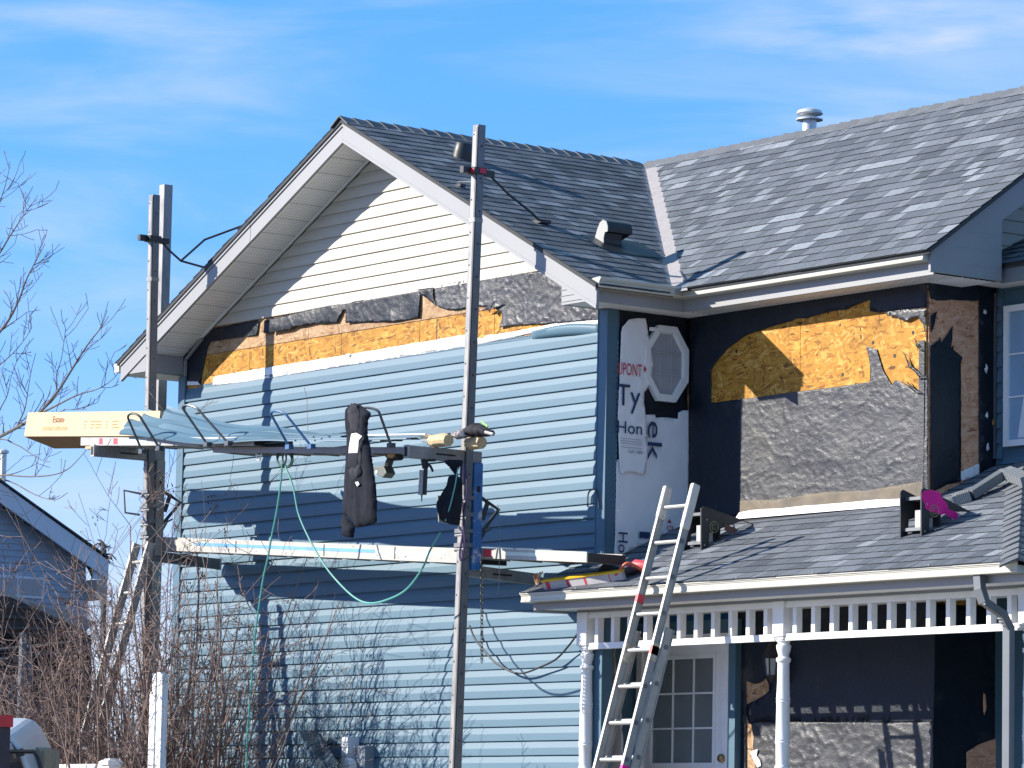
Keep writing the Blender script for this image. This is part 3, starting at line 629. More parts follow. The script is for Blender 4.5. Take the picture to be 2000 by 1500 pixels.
# gable roof, right slope
def vy(x): return .43+((AZ-.5*(x-AX))-6.19)/.70     # valley: y where main roof meets gable roof at x
gr_ = MB()
xe = .42
gr_.prism([(xe, -.475, zr(xe)-.004), (xe, vy(xe), zr(xe)-.004), (AX, vy(AX), AZ-.004), (AX, -.475, AZ-.004)], (0, 0, -.035))
gr_.prism([(AX-.001, -.475, AZ-.004), (AX-.001, 9.3, AZ-.004), (-7.22, 9.3, zr(-7.22)-.004), (-7.22, -.475, zr(-7.22)-.004)], (0, 0, -.035))
groof = gr_.build('gable_roof', M_deck, house)
cs = 1/math.sqrt(1.25); slR = Slope((xe, -.478, zr(xe)), (0, 1, 0), (-cs, 0, .5*cs)); VR = (xe-AX)/cs
lay(slR, 'g', VR, lambda v: (0, max(0, vy(xe-v*cs)+.478-.05)), 1, thick=(.005, .008))
# left slope: only its edge course ends show, laid as thick rake courses
slL = Slope((-7.22, 1.2, zr(-7.22)), (0, -1, 0), (cs, 0, .5*cs))
lay(slL, 'g', (AX+7.22)/cs, lambda v: (0, 1.678), 5, thick=(.008, .014))
# valley metal
vm_ = MB(); a = V((AX, vy(AX), AZ)); b = V((xe, vy(xe), zr(xe))); sg = V((0, -1, 0)); sm = V((1, 0, 0))
nrmg = V((.447, 0, .894)); nrmm = V((0, -.573, .819))
vm_.add([a+V((0, -.09, .004)), b+V((0, -.09, .004)), b+V((0, 0, .004)), a+V((0, 0, .004)), b+V((.19, 0, .004)), a+V((.19, 0, .004))], [(0, 1, 2, 3), (3, 2, 4, 5)])
vm_.build('valley_flashing', M_valley, groof)
# main roof
RYD = .43+(AZ-6.19)/.70
XE = 3.50
def mainz(y): return 6.19+.70*(y-.43)
mr_ = MB(); mr_.prism([(xe-.1, .43, 6.186), (XE, .43, 6.186), (XE, RYD, AZ-.004), (AX, RYD, AZ-.004)], (0, 0, -.035))
mr_.prism([(AX-.3, RYD+.001, AZ-.004), (XE, RYD+.001, AZ-.004), (XE, RYD+2.9, AZ-2.03), (AX-.3, RYD+2.9, AZ-2.03)], (0, 0, -.035))
mroof = mr_.build('main_roof', M_deck, house)
cm_ = 1/math.sqrt(1.49); slM = Slope((0, .43, 6.19), (1, 0, 0), (0, cm_, .70*cm_)); VM = (RYD-.43)/cm_
def xval(v):
    z = 6.19+v*cm_*.70; return AX+(AZ-z)/.5
lay(slM, 'm', VM, lambda v: (xval(v)+.16, XE), 2)
# ridge caps, each a piece
def ridge(a, b, d1, d2, n, key, m=M_cap, w=.15, h=.018):
    """folded cap shingles from a to b; d1/d2 = directions down the two slopes"""
    a = V(a); b = V(b); d = (b-a)/n; d1 = V(d1).normalized(); d2 = V(d2).normalized(); e = d.normalized(); out = []
    up = (-(d1+d2)).normalized() if (d1+d2).length > .01 else V((0, 0, 1))
    for i in range(n):
        p0 = a+d*i-e*.01; p1 = a+d*(i+1)+e*.03; mb = MB()
        h0, h1 = h+random.uniform(-.003, .003), h*.35
        dw = random.uniform(-.006, .006)
        pr0 = [p0+d1*(w+dw)+up*(h0*.5), p0+d1*.05+up*(h0+.004), p0+up*(h0+.010), p0+d2*.05+up*(h0+.004), p0+d2*w+up*(h0*.5)]
        pr1 = [p1+d1*(w+dw)+up*.002, p1+d1*.05+up*(h1+.003), p1+up*(h1+.006), p1+d2*.05+up*(h1+.003), p1+d2*w+up*.002]
        bot0 = [q-up*h0*.75 for q in pr0]
        mb.add(pr0+pr1+bot0, [(k, k+1, 6+k, 5+k) for k in range(4)]+[(10+k, 11+k, k+1, k) for k in range(4)]+[(10, 0, 5), (14, 9, 4)])
        out.append(mb.build('ridge_cap', m, key))
    return out
ridge((AX, -.49, AZ), (AX, RYD-.08, AZ), (.894, 0, -.447), (-.894, 0, -.447), 23, groof)
ridge((AX+.05, RYD, AZ), (XE, RYD, AZ), (0, -.82, -.573), (0, .82, -.573), 44, mroof)
# porch roof with hip at right
PXR = 5.52; PYE = -.56; PXL = -.40
pz = zroof
hipx = lambda y: PXR-(y-PYE)
pr_ = MB()
pr_.prism([(PXL, PYE, pz(PYE)-.004), (PXR, PYE, pz(PYE)-.004), (hipx(Y2), Y2, pz(Y2)-.004), (XC, Y2, pz(Y2)-.004), (XC, D, pz(D)-.004), (.0, D, pz(D)-.004), (0, -.012, pz(-.012)-.004), (PXL, -.012, pz(-.012)-.004)], (0, 0, -.03))
pr_.prism([(PXR, PYE, pz(PYE)-.004), (PXR, 4, pz(PYE)-.004), (hipx(Y2), 4, pz(Y2)-.004), (hipx(Y2), Y2, pz(Y2)-.004)], (0, 0, -.03))
proof = pr_.build('porch_roof', M_deck, house)
cp = 1/math.sqrt(1+.46**2); slP = Slope((0, PYE, pz(PYE)), (1, 0, 0), (0, cp, .46*cp)); VP = (Y2-PYE)/cp
def limP(v):
    y = PYE+v*cp
    return (PXL if y < -.03 else (.03 if y < D-.06 else XC+.02), hipx(y))
lay(slP, 'p', VP, limP, 3)
slH = Slope((PXR, PYE, pz(PYE)), (0, 1, 0), (-cp, 0, .46*cp))
lay(slH, 'p', VP, lambda v: (v*cp, 2.6), 4)
ridge((PXR+.02, PYE-.02, pz(PYE)-.01), (hipx(Y2)+.02, Y2-.02, pz(Y2)), (.6, .74, -.3), (-.74, -.6, -.3), 19, proof, w=.14, h=.022)
# shingle meshes: the 300 largest in the picture as pieces, the rest one mesh per roof
par = {'g': groof, 'm': mroof, 'p': proof}
def vis(p): return -30 < p[0] < 2030 and -30 < p[1] < 1530
def area(s):
    q = [toP(s[1][i]) for i in (4, 5, 6, 7)]; a = 0
    for i in range(4): j = (i+1) % 4; a += q[i][0]*q[j][1]-q[j][0]*q[i][1]
    return abs(a)/2
SHN.sort(key=lambda s: -(area(s) if vis(s[4]) else -1))
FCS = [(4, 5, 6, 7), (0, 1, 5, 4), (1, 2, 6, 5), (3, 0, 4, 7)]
rest = {k: MB() for k in par}
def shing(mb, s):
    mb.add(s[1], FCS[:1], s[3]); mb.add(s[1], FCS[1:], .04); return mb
for i, s in enumerate(SHN):
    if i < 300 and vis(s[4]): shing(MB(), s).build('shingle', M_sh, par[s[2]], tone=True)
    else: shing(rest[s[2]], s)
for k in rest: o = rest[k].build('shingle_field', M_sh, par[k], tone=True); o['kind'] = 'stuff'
# lower roof behind the right rake
lr = MB(); lr.prism([(XC+.012, 1.32, 6.17), (8.2, 1.32, 6.17), (8.2, 3.2, 7.1), (XC+.012, 3.2, 7.1)], (0, 0, -.04)); lroof = lr.build('rear_roof', M_deck, house)
slB = Slope((XC+.02, 1.32, 6.175), (1, 0, 0), (0, .895, .443)); SH2 = SHN; n0 = len(SHN); SHN2 = []
_keep = SHN; SHN = SHN2; lay(slB, 'b', 1.2, lambda v: (0, 3.0), 8); mb = MB()
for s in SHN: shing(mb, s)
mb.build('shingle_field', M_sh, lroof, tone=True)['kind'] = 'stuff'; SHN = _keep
eb = MB(); eb.box((XC+.36, 1.33, 6.02), (8.2, 1.36, 6.165)); eb.build('rear_fascia', M_gutterd, house)
es = MB(); es.box((XC+.1, 1.361, 6.03), (8.2, Y2-.022, 6.04)); es.build('rear_soffit', M_soffit, house)
# gable end of main wing (cream boards above rear roof)
ge = MB(); ge.prism([(XC-.02, .9, 6.06), (XC-.02, 5.2, 6.06), (XC-.02, RYD, 7.8)], (-.08, 0, 0)); gend = ge.build('right_gable_wall', M_white, house)
for k in range(12):
    zb = 6.30+.108*k; y0 = .43+(zb+.10-6.0)/.70; mb = MB()
    mb.add([(XC-.006, y0, zb), (XC-.018, y0, zb+.104), (XC-.018, 3.4, zb+.104), (XC-.006, 3.4, zb), (XC-.019, y0, zb), (XC-.019, 3.4, zb)], [(0, 3, 2, 1), (4, 5, 3, 0)]); mb.build('siding_board', M_white, gend)

# ================================================================== FASCIA, SOFFIT, GUTTERS
FT, FB = .012, .215
def rake(name, x0, x1, y, th=.03):
    mb = MB(); mb.prism([(x0, y, zr(x0)-FT), (x1, y, zr(x1)-FT), (x1, y, zr(x1)-FB), (x0, y, zr(x0)-FB)], (0, th, 0))
    mb.prism([(x0, y-.012, zr(x0)-FT+.004), (x1, y-.012, zr(x1)-FT+.004), (x1, y-.012, zr(x1)-FT-.055), (x0, y-.012, zr(x0)-FT-.055)], (0, .0115, 0))
    mb.prism([(x0, y-.005, zr(x0)-FB+.03), (x1, y-.005, zr(x1)-FB+.03), (x1, y-.005, zr(x1)-FB-.004), (x0, y-.005, zr(x0)-FB-.004)], (0, .0045, 0))
    return mb.build('rake_fascia', M_fascia, house, label=name)
rake('right hand rake fascia with a nearly full length joint', AX+.0005, -1.35, RY); rake('lower piece of the right hand rake fascia', -1.346, .405, RY-.002)
rake('left hand rake fascia', AX-.0005, -4.9, RY); rake('lower piece of the left hand rake fascia', -4.904, -7.18, RY-.002)
# rake soffit: one panel per piece, V-grooved with perforations
def rsof(sgn, n=15):
    run = 3.42
    for i in range(n):
        xa = AX+sgn*(run*i/n+.014); xb = AX+sgn*(run*(i+1)/n); mb = MB()
        zf = lambda x: zr(x)-FB+.012
        for j in range(4):
            p0, p1 = xa+(xb-xa)*j/4, xa+(xb-xa)*(j+1)/4; g_ = .008*sgn
            mb.add([(p0, RY+.031, zf(p0)+.006), (p0+g_, RY+.031, zf(p0+g_)), (p1, RY+.031, zf(p1)), (p0, -.02, zf(p0)+.006), (p0+g_, -.02, zf(p0+g_)), (p1, -.02, zf(p1))], [(0, 1, 4, 3), (1, 2, 5, 4)])
        o = mb.build('soffit_panel', M_soffit, house)
        ph = MB()
        for j in range(4):
            c0 = xa+(xb-xa)*(j+.5)/4
            for q in range(11):
                y = RY+.07+q*.032
                for d_ in (-.012, .012): 
                    x = c0+d_; ph.add([(x-.003, y, zf(x-.003)-.0008), (x+.003, y, zf(x+.003)-.0008), (x+.003, y+.016, zf(x+.003)-.0008), (x-.003, y+.016, zf(x-.003)-.0008)], [(0, 1, 2, 3)])
        h_ = ph.build('soffit_vent', M_perf, o); h_['kind'] = 'stuff'
rsof(-1); rsof(1)
# soffit trim at wall
for sgn in (-1, 1):
    mb = MB(); a = (AX, -.026, zr(AX)-FB+.0); xx = AX+sgn*(3.0 if sgn < 0 else 2.6); b = (xx, -.026, zr(xx)-FB)
    mb.beam(a, b, .018, .022, up=(0, -1, 0)); mb.build('soffit_trim', M_soffit, house)
# frieze board dropping to the left corner
mb = MB(); mb.beam((-6.36, -.03, zr(-6.36)-FB-.02), (-6.66, -.03, 6.15), .03, .02, up=(0, -1, 0)); mb.beam((-6.66, -.03, 6.16), (-6.66, -.03, 5.99), .03, .02, up=(0, -1, 0)); mb.build('soffit_trim', M_fascia, house)
# eave return boxes
def ret(x0, x1):
    zb = 6.005; mb = MB(); s = 1 if x1 > x0 else -1
    zx = lambda x: zr(x)-FB+.01
    pts = [(x0, RY+.004, zb), (x1, RY+.004, zb), (x1, RY+.004, max(zb+.001, zx(x1))), (x0, RY+.004, zx(x0))]
    mb.prism(pts, (0, .012, 0))
    mb.box((min(x0, x0+s*.012), RY+.017, zb), (max(x0, x0+s*.012), -.03, zx(x0)-.02))
    return mb.build('eave_return', M_fascia, house)
er = ret(-.08, .325); ret(-6.70, -7.10)
for i in range(3): u = MB(); u.box((-.08, RY-.0025, 6.03+i*.05), (.31-i*.1, RY+.0035, 6.033+i*.05)); u.build('panel_joint', M_perf, er)
# right eave fascia (gable) and main eave fascia, mitred
FZ0, FZ1 = 6.005, 6.17
mb = MB()
ox, oy = .33, .55
mb.add([(ox, RY, FZ0), (ox, oy, FZ0), (XE-.08, oy, FZ0), (ox, RY, FZ1), (ox, oy, FZ1), (XE-.08, oy, FZ1), (ox-.02, RY, FZ0), (ox-.02, oy+.02, FZ0), (XE-.08, oy+.02, FZ0), (ox-.02, RY, FZ1), (ox-.02, oy+.02, FZ1), (XE-.08, oy+.02, FZ1)],
       [(0, 1, 4, 3), (1, 2, 5, 4), (6, 0, 3, 9), (0, 6, 7, 1), (1, 7, 8, 2), (7, 6, 9, 10), (8, 7, 10, 11), (2, 8, 11, 5)])
mb.build('eave_fascia', mat('fascia_greywhite', (.27, .275, .285), .45, var=.03), house)
GP = [(.0, .082), (.0, .0), (.100, .0), (.108, .003), (.110, .014), (.104, .020), (.104, .050), (.112, .058), (.112, .066), (.122, .068), (.122, .086), (.108, .088)]
strip_poly('gutter', [(ox+.001, RY-.0, 6.108), (ox+.001, oy-.001, 6.108)], [(1, 0, 0), (1, -1, 0)], GP, M_gutter, house, label='short gutter along the return eave')
strip_poly('gutter', [(ox+.003, oy-.001, 6.108), (XE-.09, oy-.001, 6.108)], [(1, -1, 0), (0, -1, 0)], GP, M_gutter, house, label='ivory gutter of the main eave')
strip_poly('gutter', [(-7.22, RY, 6.04), (-7.22, 8.9, 6.04)], [(-.8, 0, 0), (-.8, 0, 0)], GP, M_gutter, house, label='gutter end at the left eave')
mb = MB(); mb.box((-7.2, RY+.03, 6.0), (-7.18, 8.9, 6.14)); mb.box((-7.18, RY+.03, 6.0), (WL-.03, 8.9, 6.012)); mb.build('left_eave', M_soffit, house)
# flat eave soffits: grooved
def flat_soffit(x0, x1, y0, y1, along):
    L_ = (x1-x0) if along == 'x' else (y1-y0); n = max(1, int(L_/.3))
    for i in range(n):
        mb = MB()
        for j in range(6):
            a = L_*(i+j/6)/n; b = L_*(i+(j+1)/6)/n; z = 6.012
            if along == 'x': vs = [(x0+a, y0, z+.006), (x0+a+.012, y0, z), (x0+b, y0, z), (x0+a, y1, z+.006), (x0+a+.012, y1, z), (x0+b, y1, z)]
            else: vs = [(x0, y0+a, z+.006), (x0, y0+a+.012, z), (x0, y0+b, z), (x1, y0+a, z+.006), (x1, y0+a+.012, z), (x1, y0+b, z)]
            mb.add(vs, [(0, 1, 4, 3), (1, 2, 5, 4)])
        mb.build('soffit_panel', M_soffit, house)
flat_soffit(.005, ox-.022, RY+.02, D-.01, 'y'); flat_soffit(ox-.018, XE-.1, oy+.022, D+.0, 'x'); flat_soffit(XC+.012, XE-.1, D+.005, 1.24, 'y')
flat_soffit(-.09, .003, RY+.02, -.04, 'y')
# right rake of main roof with its big return
mb = MB(); yy = lambda z: .43+(z-6.19)/.70
XF = XE-.06
mb.prism([(XF, .50, mainz(.50)-.02), (XF, RYD, AZ-.03), (XF, RYD, AZ-.32), (XF, 1.27, mainz(1.27)-.27), (XF, 1.27, 6.02), (XF, .50, 6.02)], (-.025, 0, 0)); rr = mb.build('right_rake_fascia', M_fascia, house)
for i in range(3): u = MB(); u.box((XF-.0245, .86-.08*i, 6.12+i*.13), (XF+.0025, 1.268, 6.124+i*.13)); u.build('panel_joint', mat('joint', (.3, .32, .35), .6), rr)
mb = MB(); mb.prism([(XF-.027, 1.255, 6.02), (XC, 1.255, 6.02), (XC, 1.255, 6.5), (XF-.027, 1.255, 6.5)], (0, .012, 0)); mb.build('right_return_back', M_fascia, house)
# porch fascia, gutter, header
mb = MB(); mb.box((PXL+.03, -.46, 3.447), (PXR-.02, -.44, 3.565)); pf = mb.build('porch_fascia', mat('fascia_greywhite', (.4, .4, .4)), house)
strip_poly('gutter', [(PXL-.01, -.461, 3.505), (PXR-.0, -.461, 3.505)], [(0, -1, 0), (0, -1, 0)], GP, M_gutter, house, label='long ivory gutter of the porch eave')
mb = MB(); mb.box((PXL+.03, -.438, 3.455), (PXR-.1, -.003, 3.465)); mb.box((.02, -.0025, 3.456), (PXR-.1, D-.002, 3.466)); mb.box((-.62, .101, 3.457), (.0, D, 3.467)); mb.build('porch_ceiling', M_soffit, house)
mb = MB(); mb.prism([(PXL+.005, -.45, 3.435), (PXL+.005, -.045, 3.435), (PXL+.005, -.045, pz(-.045)-.04), (PXL+.005, -.45, pz(-.45)-.04)], (.02, 0, 0)); mb.build('porch_end_board', M_fascia, house)
mb = MB(); mb.box((-.19, -.135, 3.435), (PXR-.3, -.025, 3.454)); mb.build('porch_header', M_gutterd, house)
# gutter screws
for x in (.35, 1.5, 2.4, 3.3, 4.6):
    mb = MB(); mb.box((x, -.586, 3.585), (x+.012, -.582, 3.603)); mb.build('gutter_clip', M_gutterd, pf)
# ---- porch posts and fretwork
PROF = [(.040, 3.134), (.058, 3.13), (.058, 3.12), (.046, 3.11), (.046, 3.10), (.058, 3.092), (.060, 3.08), (.055, 3.05), (.045, 3.02), (.042, 3.0), (.060, 2.985), (.060, 2.965), (.047, 2.95), (.049, 2.80), (.054, 2.68), (.058, 2.665), (.052, 2.655), (.058, 2.645), (.053, 2.63), (.056, 2.45), (.057, 2.36), (.062, 2.345), (.055, 2.335), (.062, 2.325), (.056, 2.31), (.053, 2.15), (.062, 2.135), (.062, 2.11), (.045, 2.09), (.058, 2.05), (.064, 2.0), (.055, 1.94), (.048, 1.90), (.066, 1.88), (.066, 1.85), (.052, 1.82), (.055, 1.3), (.055, 1.25)][::-1]
for x in (-.118, 2.40, 5.16):
    mb = MB(); mb.lathe(PROF, (x, -.08, 0), 18); mb.box((x-.066, -.146, 3.155), (x+.066, -.014, 3.434)); mb.box((x-.05, -.13, 3.135), (x+.05, -.03, 3.1549)); mb.box((x-.066, -.146, .35), (x+.066, -.014, 1.25))
    mb.build('porch_post', M_trimw, house, smooth=True, bevel=.004)
def fret(x0, x1):
    mb = MB(); mb.box((x0, -.125, 3.122), (x1, -.090, 3.176)); mb.box((x0, -.120, 3.382), (x1, -.065, 3.434)); fo = mb.build('fretwork_rail', M_trimw, house, bevel=.003)
    n = round((x1-x0)/.222)
    for i in range(n):
        x = x0+(i+.5)*(x1-x0)/n; u = MB(); u.box((x-.022, -.123, 3.179), (x+.022, -.062, 3.381)); u.build('baluster', M_trimw, fo)
fret(-.05, 2.333); fret(2.467, 5.09)
# downspout with elbow
def dsp(pts, w=.075, d=.055):
    mb = MB()
    for a, b in zip(pts, pts[1:]): mb.beam(a, b, w, d, up=(0, -1, 0), ext=.012)
    return mb
Dn = [(4.40, -.53, 3.52), (4.40, -.53, 3.40), (4.50, -.45, 3.30), (4.80, -.24, 3.19), (4.86, -.20, 3.10), (4.86, -.20, .4)]
Dn = [onY(-.52, 1912, 1123), onY(-.52, 1914, 1150), onY(-.50, 1922, 1175), onY(-.30, 1958, 1200), onY(-.20, 1970, 1225)]
Dn.append(V((Dn[-1].x, Dn[-1].y, .4)))
ds_ = dsp(Dn).build('downspout', mat('spout_grey', (.125, .14, .155), .4, var=.05), house, bevel=.004)
for i in range(5): u = MB(); q = Dn[3].lerp(Dn[4], i/4); u.beam(q+V((0, -.030, .0)), q+V((.0, -.030, -.012)), .08, .004, up=(0, -1, 0)); u.build('elbow_crimp', M_gutterd, ds_)

# ================================================================== LOWER FLOOR BEHIND PORCH
w = MB(); w.box((.60, D+.002, .3), (XC, D+.1, 3.455)); lw = w.build('lower_wall', M_osb2, house)
w = MB(); w.box((-.74, .101, .3), (-.62, D+.1, 3.455)); w.build('entry_side_wall', M_bluetrim, house)
LW = lambda pts: [onY(D, 1400+.3*a, 1050+.3*b) for a, b in pts]
sheet('building_paper', LW([(122, 660), (122, 1560), (195, 1560), (195, 925), (215, 940), (250, 955), (290, 945), (325, 915), (345, 960), (345, 1000), (300, 1035), (240, 1070), (200, 1090), (195, 1150), (215, 1205), (240, 1225), (260, 1200), (520, 1200), (1160, 1205), (1420, 1200), (1430, 300), (122, 330)]), NY, .006, M_paper, lw, spacing=.06, amp=.006, fr=3)
sheet('building_paper', LW([(240, 1225), (262, 1205), (520, 1200), (800, 1205), (1160, 1205), (1420, 1200), (1422, 1600), (270, 1600), (262, 1430), (250, 1350), (255, 1300)]), NY, .010, M_paper_lit, lw, spacing=.017, amp=.018, fr=6, strx=(.8, 1, 1.2))  # cut along the rail's shadow edge, sunlight painted in as paler colour
sheet('wrap_remnant', LW([(238, 1395), (290, 1378), (280, 1420), (305, 1450), (310, 1490), (285, 1498)]), NY, .03, M_wrap, lw, spacing=.03, amp=.01)
# strip facing right, lower floor
LX = lambda pts: [onX(XC, 1400+.3*a, 1050+.3*b) for a, b in pts]
sheet('building_paper', [(XC, D+.0, 1.6), (XC, Y2, 1.6), (XC, Y2, 3.45), (XC, D+.0, 3.45)], NX, .006, M_paper, sw, spacing=.07, amp=.006, fr=3)
sheet('sheathing_panel', LX([(1612, 1520), (1612, 1400), (1680, 1350), (1740, 1330), (1835, 1298), (1840, 1330), (1840, 1520)]), NX, .022, M_osb3, sw, spacing=.06, amp=.001)
sheet('sheathing_panel', LX([(1722, 1010), (1738, 1020), (1745, 1110), (1730, 1155), (1722, 1130)]), NX, .022, M_osb3, sw, spacing=.04, amp=.001)
# door with nine lites
DY = .80
dx0, dx1 = onY(DY, 1243, 1300).x, onY(DY, 1422, 1300).x
ztop = onY(DY, 1350, 1253).z
mb = MB(); mb.box((dx0, DY, .3), (dx0+.07, DY+.08, ztop+.06)); mb.box((dx1-.07, DY, .3), (dx1, DY+.08, ztop+.06)); mb.box((dx0+.07, DY, ztop-.005), (dx1-.07, DY+.08, ztop+.06)); mb.build('door_frame', M_trimw, house)
mb = MB(); mb.box((dx0-.06, DY+.02, .3), (dx0, DY+.08, 3.4)); mb.box((dx1, DY+.005, .3), (dx1+.09, DY+.08, 3.4)); mb.box((dx0, DY+.02, ztop+.06), (dx1, DY+.08, 3.4)); mb.build('door_surround', M_bluetrim, house)
gx0, gx1 = onY(DY+.03, 1273, 1400).x, onY(DY+.03, 1394, 1400).x; gz1 = onY(DY+.03, 1330, 1287).z; gz0 = onY(DY+.03, 1330, 1491).z
mb = MB(); y = DY+.03
mb.box((dx0+.072, y, .32), (gx0, y+.045, ztop-.01)); mb.box((gx1, y, .32), (dx1-.072, y+.045, ztop-.01)); mb.box((gx0, y, gz1), (gx1, y+.045, ztop-.01)); mb.box((gx0, y, .32), (gx1, y+.045, gz0))
door = mb.build('door', M_trimw, house, label='white door with nine glass lites')
lip = MB()
for (a, b, c, d) in ((gx0-.03, gx0+.004, gz0-.03, gz1+.03), (gx1-.004, gx1+.03, gz0-.03, gz1+.03)): lip.box((a, y-.012, c), (b, y-.0005, d))
lip.box((gx0+.004, y-.012, gz1-.004), (gx1-.004, y-.0005, gz1+.03)); lip.box((gx0+.004, y-.012, gz0-.03), (gx1-.004, y-.0005, gz0+.004)); lip.build('lite_frame', M_trimw, door)
for i in range(3):
    for j in range(3):
        u = MB(); u.box((gx0+(gx1-gx0)*i/3+.005, y+.012, gz0+(gz1-gz0)*j/3+.005), (gx0+(gx1-gx0)*(i+1)/3-.005, y+.018, gz0+(gz1-gz0)*(j+1)/3-.005)); u.build('pane', M_glassd, door)
for i in (1, 2):
    u = MB(); q = gx0+(gx1-gx0)*i/3; u.box((q-.008, y+.002, gz0), (q+.008, y+.011, gz1)); u.build('muntin', M_trimw, door)
    u = MB(); q = gz0+(gz1-gz0)*i/3; u.box((gx0, y-.002, q-.008), (gx1, y+.0015, q+.008)); u.build('muntin', M_trimw, door)
kq = onY(y-.03, 1411, 1481); u = MB(); u.lathe([(.012, 0), (.012, .03), (.034, .035), (.038, .05), (.03, .065), (.01, .07)], kq+V((0, .03, 0)), 14, Matrix.Rotation(math.radians(90), 3, 'X')); u.build('knob', M_brass, door, smooth=True)
# loose white wrap by the entry
sheet('house_wrap', [onY(.45, 1000+.3*a, 1050+.3*b) for a, b in ((680, 590), (700, 590), (705, 640), (690, 760), (715, 900), (735, 1010), (745, 1250), (738, 1520), (640, 1520), (660, 1330), (690, 1180), (665, 820))], NY, 0, M_wrap, house, spacing=.05, amp=.05, fr=2, label='loose white wrap hanging beside the door')
# wall lantern
lx = onY(D-.12, 1507, 1300).x; lz = onY(D-.12, 1507, 1300).z
ln_ = MB(); ln_.lathe([(.075, .06), (.055, .12), (.02, .20), (.008, .24)], (lx, D-.12, lz), 6); ln_.lathe([(.012, -.14), (.025, -.11), (.05, -.085), (.05, -.08)], (lx, D-.12, lz), 6); ln_.tube([(lx, D-.0, lz+.10), (lx, D-.06, lz+.22), (lx, D-.12, lz+.23)], .01); ln_.box((lx-.04, D-.02, lz-.02), (lx+.04, D-.008, lz+.16))
for k in range(6):
    a = math.pi/3*k; ln_.tube([(lx+.045*math.cos(a), D-.12+.045*math.sin(a), lz-.08), (lx+.062*math.cos(a), D-.12+.062*math.sin(a), lz+.06)], .006, 4)
lo = ln_.build('wall_lantern', M_dark, house); u = MB(); u.lathe([(.040, -.078), (.056, .058)], (lx, D-.12, lz), 6); u.build('lantern_glass', M_clear, lo)

# ================================================================== ROOF FITTINGS
# flue pipe
q = onY(RYD+.35, 1581, 262); zc = onY(RYD+.35, 1581, 212).z
mb = MB(); mb.lathe([(.066, q.z-.5), (.066, q.z+.14), (.067, zc-.115), (.125, zc-.112), (.125, zc-.10), (.065, zc-.085), (.05, zc-.06)], (q.x, q.y, 0), 20)
mb.lathe([(.118, zc-.058), (.126, zc-.05), (.11, zc-.022), (.05, zc), (.01, zc+.004)], (q.x, q.y, 0), 20)
mb.build('flue_pipe', mat('flue_metal', (.62, .64, .66), .4, metal=.25, var=.08), house, smooth=True)
# round roof vent behind the pole
mb = MB(); c = V((-2.70, .40, zr(-2.70))); mb.lathe([(.105, -.05), (.095, .06), (.084, .135), (.078, .142), (.01, .147)], c, 18, Matrix.Rotation(math.radians(14), 3, 'Y')); mb.build('roof_vent', M_dark, house, smooth=True, label='small round black vent near the gable ridge')
# gooseneck hood vent
c = V((-.60, .46, zr(-.60)))
out = [(-.21, .02), (-.20, .07), (-.165, .15), (-.13, .205), (-.085, .225), (-.04, .205), (-.02, .16), (-.02, .115), (-.06, .11), (-.075, .06), (-.07, -.03), (-.15, .0)]
mb = MB(); mb.prism([c+V((x, 0, z+.03)) for x, z in out], (0, .006, 0)); hv = mb.build('hood_vent', mat('vent_light', (.33, .34, .34), .5), house, label='gooseneck vent hood on the right roof slope')
mb = MB(); up = [(-.20, .07), (-.165, .15), (-.13, .205), (-.085, .225), (-.04, .205), (-.02, .16), (-.02, .115), (-.06, .11)]
mb.prism([c+V((x, .0065, z+.03)) for x, z in up], (0, .27, 0)); mb.prism([c+V((x, .0065, z+.03)) for x, z in ((-.17, -.03), (-.17, .10), (-.062, .109), (-.075, .06), (-.07, -.05))], (0, .19, 0)); mb.build('hood_body', M_dark, hv)
# loose vent cover piece lying as dark flat base
mb = MB(); mb.add([slR.p(1.0-.2, VR*.23, .012), slR.p(1.45, VR*.23, .012), slR.p(1.45, VR*.33, .012), slR.p(.8, VR*.33, .012)], [(0, 1, 2, 3)]); mb.build('vent_base', M_dark, hv)
# meter box low on the gable wall
c = onY(-.1, 707, 1470); mb = MB(); mb.box((c.x-.09, -.13, 1.2), (c.x+.09, -.022, c.z+.06)); mt = mb.build('meter_box', mat('meter_grey', (.23, .26, .30), .5), house, bevel=.005)
mb = MB(); q = onY(-.2, 676, 1498); mb.lathe([(.085, 0), (.085, .05), (.075, .075), (.03, .085)], (q.x, -.14, q.z), 18, Matrix.Rotation(math.radians(90), 3, 'X')); mb.build('meter_dial', M_trimw, mt, smooth=True)
q = onY(-.15, 674, 1450); mb = MB(); mb.box((q.x-.10, -.12, 1.2), (q.x+.04, -.024, q.z+.05)); mb.build('meter_panel', M_wrap, mt)

